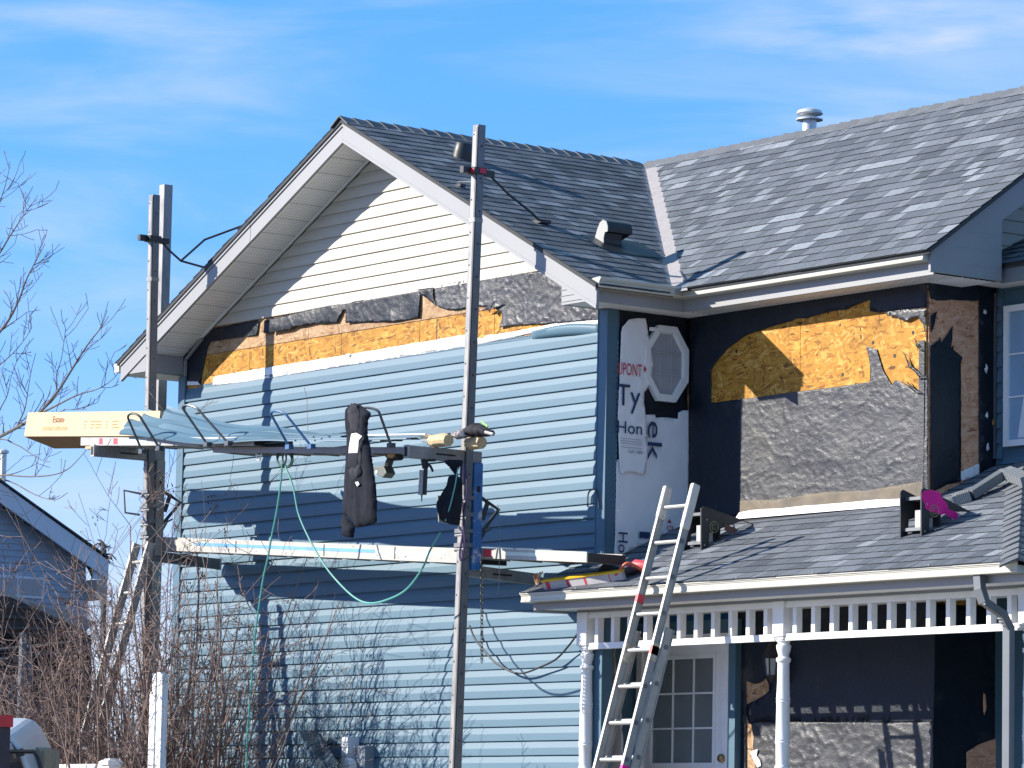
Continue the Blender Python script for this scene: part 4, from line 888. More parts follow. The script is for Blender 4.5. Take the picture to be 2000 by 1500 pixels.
# ================================================================== SCAFFOLD
def lerp3(a, b, t): return V(a).lerp(V(b), t)
def pole(name, px_, topz, armU, armL, lean, label, blue=False, rope=()):
    """square aluminium pole with its jack and the two arms that carry the planks"""
    X_, Y_ = px_
    root = empty('scaffold_pole', (X_, Y_, 0), label, 'scaffold pole', 'pump jack poles in front of the gable wall')
    ax = lambda z: X_+lean*(z-5)
    def seg(z0, z1, w, m, nm, dx=0, dy=0, parent=root, wy=None):
        mb = MB(); wy = wy or w
        x0, x1 = ax(z0)+dx, ax(z1)+dx
        mb.add([(x0-w/2, Y_+dy-wy/2, z0), (x0+w/2, Y_+dy-wy/2, z0), (x0+w/2, Y_+dy+wy/2, z0), (x0-w/2, Y_+dy+wy/2, z0), (x1-w/2, Y_+dy-wy/2, z1), (x1+w/2, Y_+dy-wy/2, z1), (x1+w/2, Y_+dy+wy/2, z1), (x1-w/2, Y_+dy+wy/2, z1)], ((0,3,2,1),(4,5,6,7),(0,1,5,4),(1,2,6,5),(2,3,7,6),(3,0,4,7)))
        return mb.build(nm, m, parent, bevel=.004)
    p = seg(0, topz, .080, M_steel, 'pole')
    # rubber strip and edge channels on the faces, bolt holes
    seg(0, topz-.02, .012, M_dark, 'groove', dx=.036, dy=-.0375, parent=p)
    seg(.0, topz-.06, .050, M_alu, 'wear_face', dx=-.004, dy=-.0407, parent=p, wy=.003)
    hb = MB()
    for i in range(26):
        z = topz-.09-i*.28
        if z < .2: break
        hb.box((ax(z)-.02, Y_-.0445, z), (ax(z)-.008, Y_-.0418, z+.014)); hb.box((ax(z)+.0405, Y_-.004, z-.1), (ax(z)+.0425, Y_+.008, z-.086))
    hb.build('bolt_hole', M_rub, p)['kind'] = 'stuff'
    # splice notch
    seg(topz-.84, topz-.80, .088, M_alu, 'splice', parent=p)
    # jack sleeve between the two arms
    js = MB(); zL, zU = armL, armU
    xj = ax((zL+zU)/2)
    js.box((xj-.06, Y_+.050, zL-.06), (xj+.06, Y_+.140, zU-.10))
    jk = js.build('jack_sleeve', M_bluep if blue else M_alu, root, bevel=.006)
    js = MB(); js.box((xj-.05, Y_+.136, zL-.02), (xj-.035, Y_+.142, zU-.12)); js.box((xj+.0605, Y_+.08, zU-.35), (xj+.064, Y_+.112, zU-.30)); js.build('sleeve_slot', M_rub, jk)
    # jack body: shackles, rollers, crank, pump handle
    js = MB()
    for dz in (.32, .46, .60, .72):
        z = zU-dz-.1; js.box((ax(z)-.062, Y_-.055, z), (ax(z)+.062, Y_+.052, z+.035)); js.tube([(ax(z)-.075, Y_-.03, z-.02), (ax(z)+.075, Y_-.03, z-.02)], .016, 8)
    js.build('shackle', M_steel, root)
    js = MB(); z = zU-.42
    js.tube([(ax(z)-.06, Y_-.05, z), (ax(z)-.06, Y_-.24, z+.02), (ax(z)-.06, Y_-.22, z-.19), (ax(z)-.06, Y_-.06, z-.20)], .012, 6); js.build('crank_handle', M_alu, root)
    js = MB(); js.tube([(xj+.02, Y_+.13, zU-.38), (xj+.02, Y_+.34, zU-.48), (xj+.02, Y_+.15, zU-.70)], .018, 6); js.tube([(xj+.02, Y_+.22, zU-.43), (xj+.02, Y_+.17, zU-.58)], .02, 6); js.build('pump_lever', M_dark, root)
    js = MB(); js.tube([(xj+.02, Y_-.02, zL+.02), (xj+.02, Y_+.10, zL+.10), (xj+.02, Y_+.20, zL+.27), (xj+.02, Y_+.26, zL+.30)], .009, 6); js.build('release_bar', M_dark, root)
    # upper arm (workbench, away from the wall) and lower arm (walk plank, towards the wall)
    def arm(y0, y1, z0, z1, m, h, nm, open_end):
        mb = MB(); w = .055; x = ax(z0)
        mb.beam((x, y0, z0), (x, y1, z1), w, h)
        a = mb.build(nm, m, root, bevel=.004)
        e = MB(); d = -1 if y1 < y0 else 1
        e.box((x-w/2-.004, y1-.012, z1-h/2-.004), (x+w/2+.004, y1+.012*(1 if d > 0 else .3), z1+h/2+.004)); e.build('end_cap', M_aluL, a)
        e = MB(); e.box((x-w/2+.008, y1+d*.0125, z1-h/2+.014), (x+w/2-.008, y1+d*.0145, z1+h/2-.014)); e.build('end_hole', M_rub, a)
        e = MB(); ym = (y0+y1)/2; e.box((x+w/2+.0005, ym-.1, (z0+z1)/2-.008), (x+w/2+.003, ym+.1, (z0+z1)/2+.006)); e.build('slot', M_rub, a)
        return a
    arm(Y_+.14, Y_-.62, armU-.055, armU-.055, M_alu, .105, 'bench_arm', True)
    arm(Y_+.0, Y_+.80, armL-.06, armL-.10, M_steel if not blue else M_alu, .10, 'plank_arm', False)
    br = MB(); br.beam((ax(armU-.5)-.02, Y_+.1, armU-.5), (ax(armU-.1)-.02, Y_+.1, armU-.08), .02, .03); br.build('arm_brace', M_steel, root)
    # clamp near the top with its roof ropes
    zc = 7.17
    mb = MB(); mb.box((ax(zc)-.055, Y_-.07, zc-.025), (ax(zc)+.055, Y_+.055, zc+.03)); mb.box((ax(zc)-.05, Y_-.15, zc-.02), (ax(zc)+.0, Y_-.0705, zc+.035)); mb.box((ax(zc)-.03, Y_+.056, zc-.03), (ax(zc)+.03, Y_+.16, zc+.02)); cl = mb.build('clamp', M_dark, root)
    if blue:
        mb = MB(); mb.box((ax(zc)+.0555, Y_-.02, zc-.02), (ax(zc)+.060, Y_+.045, zc+.026)); mb.box((ax(zc)-.0, Y_-.0745, zc-.02), (ax(zc)+.05, Y_-.0705, zc+.02)); mb.build('red_paint', mat('clamp_red', (.45, .02, .05), .5), cl)
    for pts in rope:
        mb = MB(); mb.tube(pts, .011, 6); mb.build('roof_brace', M_dark, root)
    return root
zc = 7.17
rL = pole('l', (-5.88, -.89), 7.60, 5.145, 4.20, -.02, 'grey pump jack pole at the left corner of the gable wall', rope=[
    [(-5.93, -.80, 7.16), (-5.93, -.70, 7.08), (-5.95, -.56, 7.0), onY(-.40, 398, 522)], [(-5.95, -.56, 7.0), onY(-.2, 400, 468), onY(.05, 476, 440)]])
rR = pole('r', (-.77, -.89), 7.57, 4.79, 3.84, .03, 'grey pump jack pole with a blue jack sleeve in front of the right half', blue=True, rope=[
    [(-.70, -.76, 7.15), (-.72, -.55, 7.02), (-.86, -.2, 6.92), slR.p(.50, VR*.375, .02)]])
mb = MB(); q = slR.p(.50, VR*.375, .012); mb.box(q+V((-.06, -.05, -.01)), q+V((.06, .07, .02))); a_ = mb.build('roof_anchor', M_dark, rR)
mb = MB(); mb.tube([onY(-.89, 893, 357), onY(-.9, 897, 355), onY(-.88, 940, 356), onY(-.5, 972, 357)], .008, 5); mb.build('tie_rod', M_steel, rR)
mb = MB(); q = onY(-.3, 898, 363); mb.box(q+V((-.06, -.03, -.012)), q+V((.05, .03, .012))); mb.build('roof_anchor', M_dark, rR)
# chain hanging from the right lower arm: links
ch = empty('chain', onY(-.80, 940, 1100), 'dark steel chain hanging straight down beside the right pole', 'chain')
n = 26
for i in range(n):
    c = onY(-.80, 941-.0*i, 1100+i*7.6); mb = MB(); k = i % 2
    a_ = [(math.cos(t)*.0125, math.sin(t)*.023) for t in [2*math.pi*j/10 for j in range(11)]]
    mb.tube([c+(V((x, 0, z)) if k else V((0, x, z))) for x, z in a_], .0036, 5, cap=False); mb.build('link', M_dark, ch)
# spare pole standing behind the left corner
mb = MB(); X2, Yb = -7.62, .28
mb.box((X2-.05, Yb-.05, 0), (X2+.05, Yb+.05, 8.04)); sp = mb.build('spare_pole', M_alu, None, center=True, bevel=.004); tag(sp, 'bare aluminium pole rising behind the left roof edge, taller than its neighbour', 'scaffold pole')
# ---- planks
def zbench(x): return 5.145+(x+5.88)*(4.79-5.145)/(5.88-.77)
def zwalk(x): return 4.20+(x+5.88)*(3.84-4.20)/(5.88-.77)
def plank(name, x0, x1, y0, y1, zf, h, m, label, cat, dz=0, group=None, bits=None):
    root = empty(name, ((x0+x1)/2, (y0+y1)/2, zf((x0+x1)/2)+dz), label, cat, group)
    P_ = lambda x, y, z: V((x, y, zf(x)+dz+z))
    mb = MB(); mb.add([P_(x0, y0+.012, .0), P_(x1, y0+.012, .0), P_(x1, y1-.012, .0), P_(x0, y1-.012, .0), P_(x0, y0+.012, .02), P_(x1, y0+.012, .02), P_(x1, y1-.012, .02), P_(x0, y1-.012, .02)], ((0,3,2,1),(4,5,6,7),(0,1,5,4),(1,2,6,5),(2,3,7,6),(3,0,4,7)))
    mb.build('deck', m, root)
    for y in (y0, y1):
        mb = MB(); s = 1 if y == y0 else -1
        for za, zb, t in ((-.002, .006, .035), (.006, h-.008, .010), (h-.008, h, .03)):
            ya, yb = sorted((y, y+s*t)); mb.add([P_(x0, ya, za), P_(x1, ya, za), P_(x1, yb, za), P_(x0, yb, za), P_(x0, ya, zb), P_(x1, ya, zb), P_(x1, yb, zb), P_(x0, yb, zb)], ((0,3,2,1),(4,5,6,7),(0,1,5,4),(1,2,6,5),(2,3,7,6),(3,0,4,7)))
        mb.build('side_rail', m, root)
    for x, nm in ((x0, 'end_cap'), (x1, 'end_cap')):
        mb = MB(); mb.add([P_(x-.012, y0+.002, .0), P_(x+.012, y0+.002, .0), P_(x+.012, y1-.002, .0), P_(x-.012, y1-.002, .0), P_(x-.012, y0+.002, h*.9), P_(x+.012, y0+.002, h*.9), P_(x+.012, y1-.002, h*.9), P_(x-.012, y1-.002, h*.9)], ((0,3,2,1),(4,5,6,7),(0,1,5,4),(1,2,6,5),(2,3,7,6),(3,0,4,7))); mb.build(nm, M_dark, root)
    n_ = int((x1-x0)/.45)
    for i in range(n_):
        mb = MB(); x = x0+.2+i*.45; mb.add([P_(x, y0+.036, -.012), P_(x+.03, y0+.036, -.012), P_(x+.03, y1-.036, -.012), P_(x, y1-.036, -.012), P_(x, y0+.036, -.001), P_(x+.03, y0+.036, -.001), P_(x+.03, y1-.036, -.001), P_(x, y1-.036, -.001)], ((0,3,2,1),(4,5,6,7),(0,1,5,4),(1,2,6,5),(2,3,7,6),(3,0,4,7)))
        mb.build('cross_rib', m, root)
    for (xa, xb, za, zb, mm, nm) in bits or ():
        mb = MB(); mb.add([P_(xa, y0-.002, za), P_(xb, y0-.002, za), P_(xb, y0-.002, zb), P_(xa, y0-.002, zb), P_(xa, y0-.0002, za), P_(xb, y0-.0002, za), P_(xb, y0-.0002, zb), P_(xa, y0-.0002, zb)], ((0,1,2,3),(4,7,6,5),(0,4,5,1),(1,5,6,2),(2,6,7,3),(3,7,4,0))); mb.build(nm, mm, root)
    return root
def bits_walk():
    out = [(-5.3, -2.35, .055, .085, M_bluet, 'blue_tape'), (-2.32, -1.3, .055, .08, mat('faded_tape', (.40, .55, .60), .6), 'faded_tape')]
    for x in (-4.6, -3.15, -2.05): out.append((x, x+.014, .008, .115, M_rub, 'strap'))
    rr_ = random.Random(4)
    for i in range(14):
        x = rr_.uniform(-5.2, -1.2); z = rr_.choice((.02, .03, .10)); out.append((x, x+.01, z, z+.007, M_rub, 'rivet'))
    return out
plank('walk_plank', -6.2, -.85, -.72, -.40, zwalk, .125, M_plankw, 'long pale walk plank with blue tape stripe between the two poles', 'scaffold plank', group='scaffold planks', bits=bits_walk())
plank('walk_plank', -1.05, .70, -.74, -.34, lambda x: 3.855+(x)*-.07, .085, M_plankw, 'short walk plank with mint green end reaching over the porch roof', 'scaffold plank', dz=-.02, group='scaffold planks', bits=[(.30, .70, .012, .078, M_mint, 'mint_end'), (-.72, -.60, .01, .075, M_redt, 'red_tape'), (-.4, .28, .03, .06, mat('pale_mint', (.60, .68, .62), .5), 'pale_mint')])
plank('bench_plank', -6.2, -3.2, -1.46, -1.05, zbench, .075, M_aluL, 'upper left bench plank with red stripes under the siding stack', 'scaffold plank', group='scaffold planks', bits=[(-5.86, -5.80, .01, .066, M_redt, 'red_tape'), (-5.60, -5.53, .01, .066, M_redt, 'red_tape'), (-5.5, -5.0, .012, .064, mat('pale_green', (.55, .66, .60), .5), 'pale_green')])
plank('bench_plank', -4.05, -.85, -1.34, -1.0, zbench, .05, M_alu, 'upper right bench plank running to the right pole', 'scaffold plank', dz=-.055, group='scaffold planks')
# dark offcut trim lying on the bench
mb = MB(); mb.beam((-6.0, -1.30, zbench(-6.0)+.13), (-2.4, -1.12, zbench(-2.4)+.10), .09, .06); thing(mb, 'trim_offcut', M_bluetrim, 'slate blue trim length lying along the bench under the siding panels', 'trim')
# ---- siding panels stacked on the bench
grp = 'new siding panels lying on the bench'
def bench_panel(x0, x1, ang0, ang1, dy, dz0, dz1, label, w=.27, m=M_blue):
    mb = MB(); n = 30; prof = [(0, 0), (.004, .012), (.07, .014), (.105, -.004), (.12, .012), (.19, .014), (.225, -.002), (w, .004)]
    vs = []
    for i in range(n+1):
        t = i/n; x = x0+(x1-x0)*t; a = ang0+(ang1-ang0)*min(1, t*1.25)**.8
        sag = -.055*math.sin(min(1, t*1.6)*math.pi)**2+.004*noise.noise(V((x*2, dy*9, 1)))
        for u, h in prof:
            u2 = u if i else u-.02*math.sin(u*20)
            y = -1.50+dy+(u2*math.cos(a)-h*math.sin(a)); z = zbench(x)+.02+dz0+(dz1-dz0)*min(1, t*1.5)+sag+(u2*math.sin(a)+h*math.cos(a))
            vs.append((x-.35*u*(1-t)**3, y, z))
    k = len(prof); fs = [(i*k+j, (i+1)*k+j, (i+1)*k+j+1, i*k+j+1) for i in range(n) for j in range(k-1)]
    mb.add(vs, fs); o = thing(mb, 'loose_siding', m, label, 'siding panel', grp); md = o.modifiers.new('s', 'SOLIDIFY'); md.thickness = .003
    return o
bench_panel(-5.38, -1.15, .80, .10, -.03, .075, .01, 'lowest blue siding panel in front of the stack on the bench', .24)
bench_panel(-5.16, -1.7, 1.0, .16, .02, .10, .03, 'curling blue siding panel tipped up at the left end of the stack', .27)
bench_panel(-4.86, -1.9, 1.05, .2, .08, .13, .05, 'upper blue siding panel set back from the end of the stack', .26)
bench_panel(-4.3, -.95, .6, .10, .14, .07, .04, 'blue siding panel reaching furthest to the right on the bench', .22)
# white offcuts at the right part of the bench
mb = MB(); mb.beam((-2.1, -1.15, zbench(-2.1)+.11), (-1.05, -1.1, zbench(-1.05)+.12), .07, .012); thing(mb, 'white_offcut', M_wrap, 'thin white strip lying on the bench right of the jacket', 'offcut')
# ---- carton
bx0, bx1 = -7.42, -4.95
car = empty('carton', ((bx0+bx1)/2, -1.25, zbench(-5.5)+.1), 'long yellow carton with brown print sticking out past the left arm', 'carton')
th = math.radians(-16)
def cp_(x, y, z):   # carton frame: y depth 0..0.30, z height 0..0.235
    zz = zbench(x)+.105-.012
    return V((x, -1.38+y*math.cos(th)-z*math.sin(th)*.3, zz+y*math.sin(th)+z))
mb = MB(); H_ = .235
mb.add([cp_(bx0, 0, 0), cp_(bx1, 0, 0), cp_(bx1, .30, 0), cp_(bx0+.03, .34, 0), cp_(bx0+.03, 0, H_), cp_(bx1, 0, H_), cp_(bx1, .30, H_), cp_(bx0+.05, .32, H_)], ((4,5,6,7),(0,1,5,4),(1,2,6,5),(2,3,7,6),(3,0,4,7)))
mb.build('box_side', M_card, car)
mb = MB(); mb.add([cp_(bx0, 0, -.002), cp_(bx1, 0, -.002), cp_(bx1, .30, -.002), cp_(bx0+.03, .34, -.002)], ((0, 3, 2, 1),)); mb.build('box_bottom', M_cardd, car)
def ctext(body, x, z, h, m, w_): 
    o = text('printed_word', body, cp_(x, 0, z)+V((0, -.004, 0)), cp_(x+1, 0, z)-cp_(x, 0, z), (0, 0, 1), h, m, car, w_); return o
ctext('Estate', onY(-1.42, 94, 838).x, .135, .062, M_brownp, .215)
ctext('DOUBLE 5 DESIGNER', onY(-1.42, 75, 845).x, .058, .038, M_orangep, .475)
for px0, w_ in ((155, 7), (168, 9), (178, 14), (197, 6), (210, 15)):
    for j in range(3):
        x = onY(-1.42, px0, 835).x; q = cp_(x, 0, .075+.03*j)+V((0, -.0035, 0)); q2 = q+V((w_/118*(.6+.4*random.random()), 0, -.002)); mb = MB(); mb.add([q, q2, q2+V((0, 0, .008)), q+V((0, 0, .008))], [(0, 1, 2, 3)]); mb.build('printed_line', M_orangep, car)
# metal clip under the carton
mb = MB(); q = onY(-1.2, 178, 874); mb.box(q+V((-.06, -.03, -.015)), q+V((.06, .03, .012))); mb.tube([q+V((-.05, 0, .01)), q+V((-.02, 0, .06)), q+V((.04, 0, .03))], .012, 5); thing(mb, 'metal_clip', M_tan, 'small brass coloured clip hanging under the carton', 'clip')
# ---- hoops on the bench
def hoop(p1, p2, top, m, label, r=.0115):
    a, b = onY(-1.56, *p1), onY(-1.56, *p2); t = onY(-1.56-.16, *top)
    w = (b-a); a2 = t-w*.28; b2 = t+w*.42+V((0, 0, -.01))
    mb = MB(); c1 = a.lerp(a2, .93); c2 = b.lerp(b2, .90); pts = [a, a.lerp(a2, .5), c1]
    for i in range(1, 8):
        th_ = math.pi*i/8; mid = (c1+c2)/2; u_ = (c2-c1)/2; v_ = (a2-a).normalized()*.055
        pts.append(mid-u_*math.cos(th_)+v_*math.sin(th_))
    pts += [c2, b.lerp(b2, .5), b]
    mb.tube(pts, r, 8)
    for q in (a, b): mb.box(q+V((-.03, -.025, -.02)), q+V((.03, .025, .02)))
    return thing(mb, 'bench_hoop', m, label, 'hoop', 'steel hoops on the bench', smooth=True)
M_hoop = mat('hoop_steel', (.09, .10, .11), .4, metal=.6, var=.2)
hoop((278, 882), (312, 876), (258, 812), M_hoop, 'leftmost dark hoop on the bench, in front of the siding stack')
hoop((405, 868), (446, 866), (366, 794), M_hoop, 'tall dark hoop on the bench left of the wall shadow')
hoop((565, 873), (608, 872), (540, 807), M_bluebar, 'blue hoop on the bench between the stack and the jacket')
hoop((700, 873), (764, 870), (712, 800), M_hoop, 'dark hoop on the bench carrying the jacket')
# ---- jacket
def cloth(name, pts_px, y, m, parent, depth_=.09, spacing=.022, fold=.02, foldf=14, zf=1.6, off=0, label=None):
    pts = [onY(y, *p) for p in pts_px]; o0 = pts[0]; P2 = []
    for i, a in enumerate(pts):
        b = pts[(i+1) % len(pts)]; k = max(1, int((b-a).length/spacing))
        for j in range(k): q = a.lerp(b, j/k); P2.append(V((q.x, q.z)))
    nb = len(P2)
    def ins(q):
        c = False; j = nb-1
        for i in range(nb):
            a, b = P2[i], P2[j]
            if (a.y > q.y) != (b.y > q.y) and q.x < (b.x-a.x)*(q.y-a.y)/(b.y-a.y)+a.x: c = not c
            j = i
        return c
    xs = [p.x for p in P2]; zs = [p.y for p in P2]; al = list(P2); x = min(xs)+spacing/2
    while x < max(xs):
        z = min(zs)+spacing/2
        while z < max(zs):
            q = V((x+random.uniform(-.2, .2)*spacing, z+random.uniform(-.2, .2)*spacing))
            if ins(q) and min((q-p).length for p in P2) > spacing*.4: al.append(q)
            z += spacing
        x += spacing
    vs, _, fs, *_r = geometry.delaunay_2d_cdt(al, [(i, (i+1) % nb) for i in range(nb)], [], 1, 1e-6)
    fr_, bk = [], []
    for q in vs:
        d = min((q-p).length for p in P2); t = min(1, d/.085); b = math.sqrt(max(0, 1-(1-t)**2))
        f_ = fold*(noise.noise(V((q.x*foldf+.8*noise.noise(V((q.x*3, q.y*2, 5))), q.y*zf, 3)))+.5*noise.noise(V((q.x*foldf*2.2, q.y*zf*2.4, 8))))
        fr_.append(V((q.x, y-off-depth_*b+f_*(.35+.65*t), q.y))); bk.append(V((q.x, y-off+depth_*.5*b+.002+f_*.3*t, q.y)))
    n = len(vs); mb = MB(); mb.add(fr_, [tuple(f) for f in fs]); 
    if depth_ > .03: mb.add(bk, [tuple(reversed(f)) for f in fs])
    o = mb.build(name, m, parent, smooth=False, label=label)
    for p in o.data.polygons: p.use_smooth = True
    return o
JY = -1.80
jk = empty('jacket', onY(JY, 700, 1050), 'black jacket hanging over a hoop on the bench, white lining showing', 'jacket')
J = lambda pts: [(640+.1933*a, 770+.1933*b) for a, b in pts]
cloth('jacket_body', J([(270, 88), (330, 108), (385, 150), (432, 185), (425, 235), (408, 260), (402, 340), (402, 430), (428, 520), (440, 640), (465, 780), (484, 930), (495, 1060), (493, 1290), (450, 1318), (400, 1330), (340, 1342), (290, 1346), (270, 1300), (215, 1240), (172, 1216), (164, 1130), (172, 1000), (180, 850), (192, 680), (205, 500), (207, 420), (196, 330), (190, 240), (194, 150), (235, 105)]), JY, M_black, jk, depth_=.042, fold=.022, foldf=11)
cloth('sleeve', J([(172, 1210), (215, 1245), (262, 1295), (288, 1340), (280, 1380), (265, 1452), (178, 1440), (168, 1380), (160, 1300)]), JY, M_black, jk, depth_=.045, off=.012, fold=.008)
cloth('sleeve', J([(255, 770), (300, 735), (335, 745), (345, 715), (368, 715), (384, 790), (370, 830), (345, 850), (330, 885), (300, 880), (275, 830)]), JY, M_char, jk, depth_=.025, off=.045, fold=.012)
cloth('lining', J([(290, 405), (340, 395), (398, 428), (365, 470), (362, 520), (352, 596), (260, 600), (268, 520)]), JY, M_wrap, jk, depth_=.012, off=.052, fold=.006)
cloth('neck_opening', J([(258, 602), (352, 598), (358, 640), (345, 715), (330, 742), (298, 738), (262, 758), (248, 690)]), JY, mat('jacket_inside', (.008, .010, .02), .95), jk, depth_=.008, off=.050, fold=.004)
cloth('lapel', J([(398, 430), (412, 450), (385, 560), (378, 680), (370, 715), (355, 715), (358, 600), (362, 500)]), JY, M_char, jk, depth_=.03, off=.042, fold=.008)
cloth('cuff_label', J([(330, 893), (360, 888), (376, 915), (352, 936)]), JY, M_wrap, jk, depth_=.006, off=.055, fold=.003)
cloth('hood', J([(272, 92), (325, 108), (352, 180), (362, 300), (345, 395), (300, 400), (250, 390), (262, 320), (238, 270), (240, 170)]), JY, M_char, jk, depth_=.02, off=.036, fold=.018)
# ---- cordless drill hanging under the bench
dq = onY(-1.2, 768, 890)
DP = lambda a, b: onY(-1.2, 640+.1933*a, 770+.1933*b)
dr_ = empty('cordless_drill', dq, 'yellow and black cordless drill hanging under the bench right of the jacket', 'drill')
mb = MB(); mb.tube([DP(612, 590)-V((0, 0, 0)), DP(660, 612), DP(735, 610)], [.045, .055, .05], 10); mb.build('motor_housing', M_dark, dr_, smooth=True)
mb = MB(); mb.prism([p+V((0, -.055, 0)) for p in (DP(650, 590), DP(700, 580), DP(738, 600), DP(700, 650), DP(655, 640))], (0, .012, 0)); mb.build('yellow_cover', mat('drill_yellow', (.50, .30, .08), .5), dr_)
mb = MB(); mb.tube([DP(640, 640), DP(610, 725)], [.032, .034], 8); mb.build('handle', M_dark, dr_, smooth=True)
mb = MB(); mb.prism([p+V((0, -.06, 0)) for p in (DP(540, 730), DP(620, 728), DP(652, 800), DP(612, 850), DP(555, 820), DP(515, 770))], (0, .10, 0)); mb.build('battery', mat('battery_grey', (.10, .115, .10), .5), dr_, bevel=.008)
mb = MB(); mb.prism([p+V((0, -.063, 0)) for p in (DP(540, 780), DP(562, 775), DP(560, 800), DP(545, 808))], (0, .003, 0)); mb.build('battery_sticker', M_wrap, dr_)
# ---- caulking gun
KP = lambda a, b: onY(-1.3, 780+.24*a, 760+.24*b)
cg = empty('caulking_gun', KP(200, 900), 'silver and black caulking gun hanging nose down from the right bench arm', 'caulking gun')
mb = MB(); mb.tube([KP(190, 660), KP(180, 860)], .030, 12); mb.build('tube', M_aluL, cg, smooth=True)
mb = MB(); mb.tube([KP(218, 575), KP(205, 860)], .018, 8); mb.tube([KP(182, 860), KP(183, 915)], [.008, .004], 6); mb.build('frame', M_dark, cg)
mb = MB(); mb.tube([KP(200, 570), KP(212, 640)], .028, 8); mb.tube([KP(235, 580), KP(290, 578)], .013, 6); mb.tube([KP(222, 600), KP(255, 630), KP(272, 668)], .011, 6); mb.build('trigger_handle', M_dark, cg)
# ---- black tool pouch hanging by the pole
tp_ = empty('tool_pouch', onY(-1.12, 880, 1020), 'black tool pouch hanging beside the right pole under the arm', 'tool pouch')
K2 = lambda pts: [(780+.24*a, 760+.24*b) for a, b in pts]
cloth('pouch', K2([(440, 700), (470, 698), (498, 740), (500, 900), (490, 1000), (478, 1108), (440, 1105), (372, 1085), (350, 1020), (330, 950), (345, 900), (390, 830), (425, 770)]), -1.12, M_black, tp_, depth_=.09, fold=.02, foldf=8)
cloth('flap', K2([(370, 575), (500, 575), (515, 600), (480, 640), (460, 700), (440, 660), (400, 625)]), -1.1, M_black, tp_, depth_=.06, fold=.015)
mb = MB(); mb.tube([onY(-1.2, *p) for p in K2([(478, 640), (455, 780), (420, 930), (375, 1075)])], .006, 5); mb.build('cord', M_green, tp_)
# ---- pile of work gloves and knife on the right arm
gp = empty('glove_pile', onY(-1.0, 920, 850), 'dark work gloves heaped on the right bench arm with a lime pencil', 'work gloves')
cloth('glove', K2([(425, 385), (440, 350), (490, 330), (530, 345), (540, 400), (470, 410)]), -1.1, mat('grey_glove', (.12, .12, .13), .8, c2=(.5, .45, .45), c2amt=(.5, .6), c2scale=30), gp, depth_=.06, fold=.02)
cloth('glove', K2([(540, 330), (595, 285), (640, 275), (700, 300), (740, 330), (765, 335), (768, 380), (700, 388), (600, 390), (535, 375)]), -1.0, M_char, gp, depth_=.09, fold=.035, foldf=20, zf=9)
mb = MB(); mb.tube([onY(-1.12, *p) for p in K2([(668, 262), (718, 305)])], .009, 5); mb.build('pencil', mat('lime', (.35, .75, .15), .5), gp)
mb = MB(); mb.tube([onY(-1.1, *p) for p in K2([(700, 350), (765, 368)])], .014, 6); mb.build('knife', M_aluL, gp)
# ---- wooden blocks on the arm
for (a, b, w_, lab) in ((330, 422, 150, 'frayed tan wood block lying on the right bench arm'), (615, 440, 118, 'short tan wood block under the gloves')):
    q = onY(-1.18 if a < 500 else -.98, 780+.24*a, 760+.24*b); mb = MB(); r_ = .058; hw_ = w_*.24/145/2
    mb.tube([q+V((-hw_, 0, .012)), q+V((-hw_*.4, 0, .0)), q+V((hw_*.5, 0, .004)), q+V((hw_, 0, -.004))], [r_*.8, r_, r_*1.02, r_*.92], 9); thing(mb, 'wood_block', M_tan, lab, 'wood block')
mb = MB()
for i in range(26): 
    a_ = random.uniform(0, 6.28); q = onY(-1.18, 780+.24*252, 760+.24*422); mb.tube([q+V((.02, math.cos(a_)*.04, math.sin(a_)*.04)), q+V((-.05*random.random()-.01, math.cos(a_)*.07, math.sin(a_)*.06))], .002, 3)
thing(mb, 'frayed_strands', M_tan, 'frayed straw coloured strands at the end of the wood block', 'strands', kind='stuff')
# ---- green air hose
H = lambda y, *pts: [onY(y, *p) for p in pts]
def smoothpath(pts, n=8):
    pts = [V(p) for p in pts]; out = []
    for i in range(len(pts)-1):
        p0 = pts[max(0, i-1)]; p1 = pts[i]; p2 = pts[i+1]; p3 = pts[min(len(pts)-1, i+2)]
        for j in range(n):
            t = j/n; out.append(.5*((2*p1)+(-p0+p2)*t+(2*p0-5*p1+4*p2-p3)*t*t+(-p0+3*p1-3*p2+p3)*t**3))
    out.append(pts[-1]); return out
ah = empty('air_hose', onY(-1.3, 560, 900), 'thin green air hose looped below the bench and the walk plank', 'hose')
mb = MB(); mb.tube(smoothpath(H(-1.3, (551, 905), (548, 945), (540, 1000), (530, 1050), (523, 1090), (514, 1130), (505, 1190), (498, 1240), (492, 1320), (484, 1420), (480, 1520))), .0095, 6); mb.build('hose_run', M_green, ah, smooth=True)
mb = MB(); mb.tube(smoothpath(H(-1.28, (556, 908), (572, 950), (582, 1000), (598, 1040), (622, 1085), (650, 1125), (690, 1165), (722, 1178), (760, 1170), (795, 1150), (825, 1110), (840, 1075), (860, 1040))), .0085, 6); mb.build('hose_run', M_green, ah, smooth=True)
for k, (cx, cy, rx, ry) in enumerate(((556, 898, 14, 15), (562, 896, 10, 17), (550, 894, 9, 16))):
    mb = MB(); mb.tube([onY(-1.25-.02*k, cx+rx*math.cos(t), cy+ry*math.sin(t)) for t in [2*math.pi*j/18+.5 for j in range(19)]], .009, 6); mb.build('hose_coil', M_dkgreen, ah, smooth=True)
# white hook on the bench
mb = MB(); q = onY(-1.3, 506, 893); mb.tube([q+V((-.04, 0, .03)), q+V((-.03, 0, -.02)), q+V((.01, 0, -.03)), q+V((.04, 0, .03))], .008, 5); thing(mb, 'hook', M_wrap, 'small white hook under the bench left of the hose coil', 'hook')
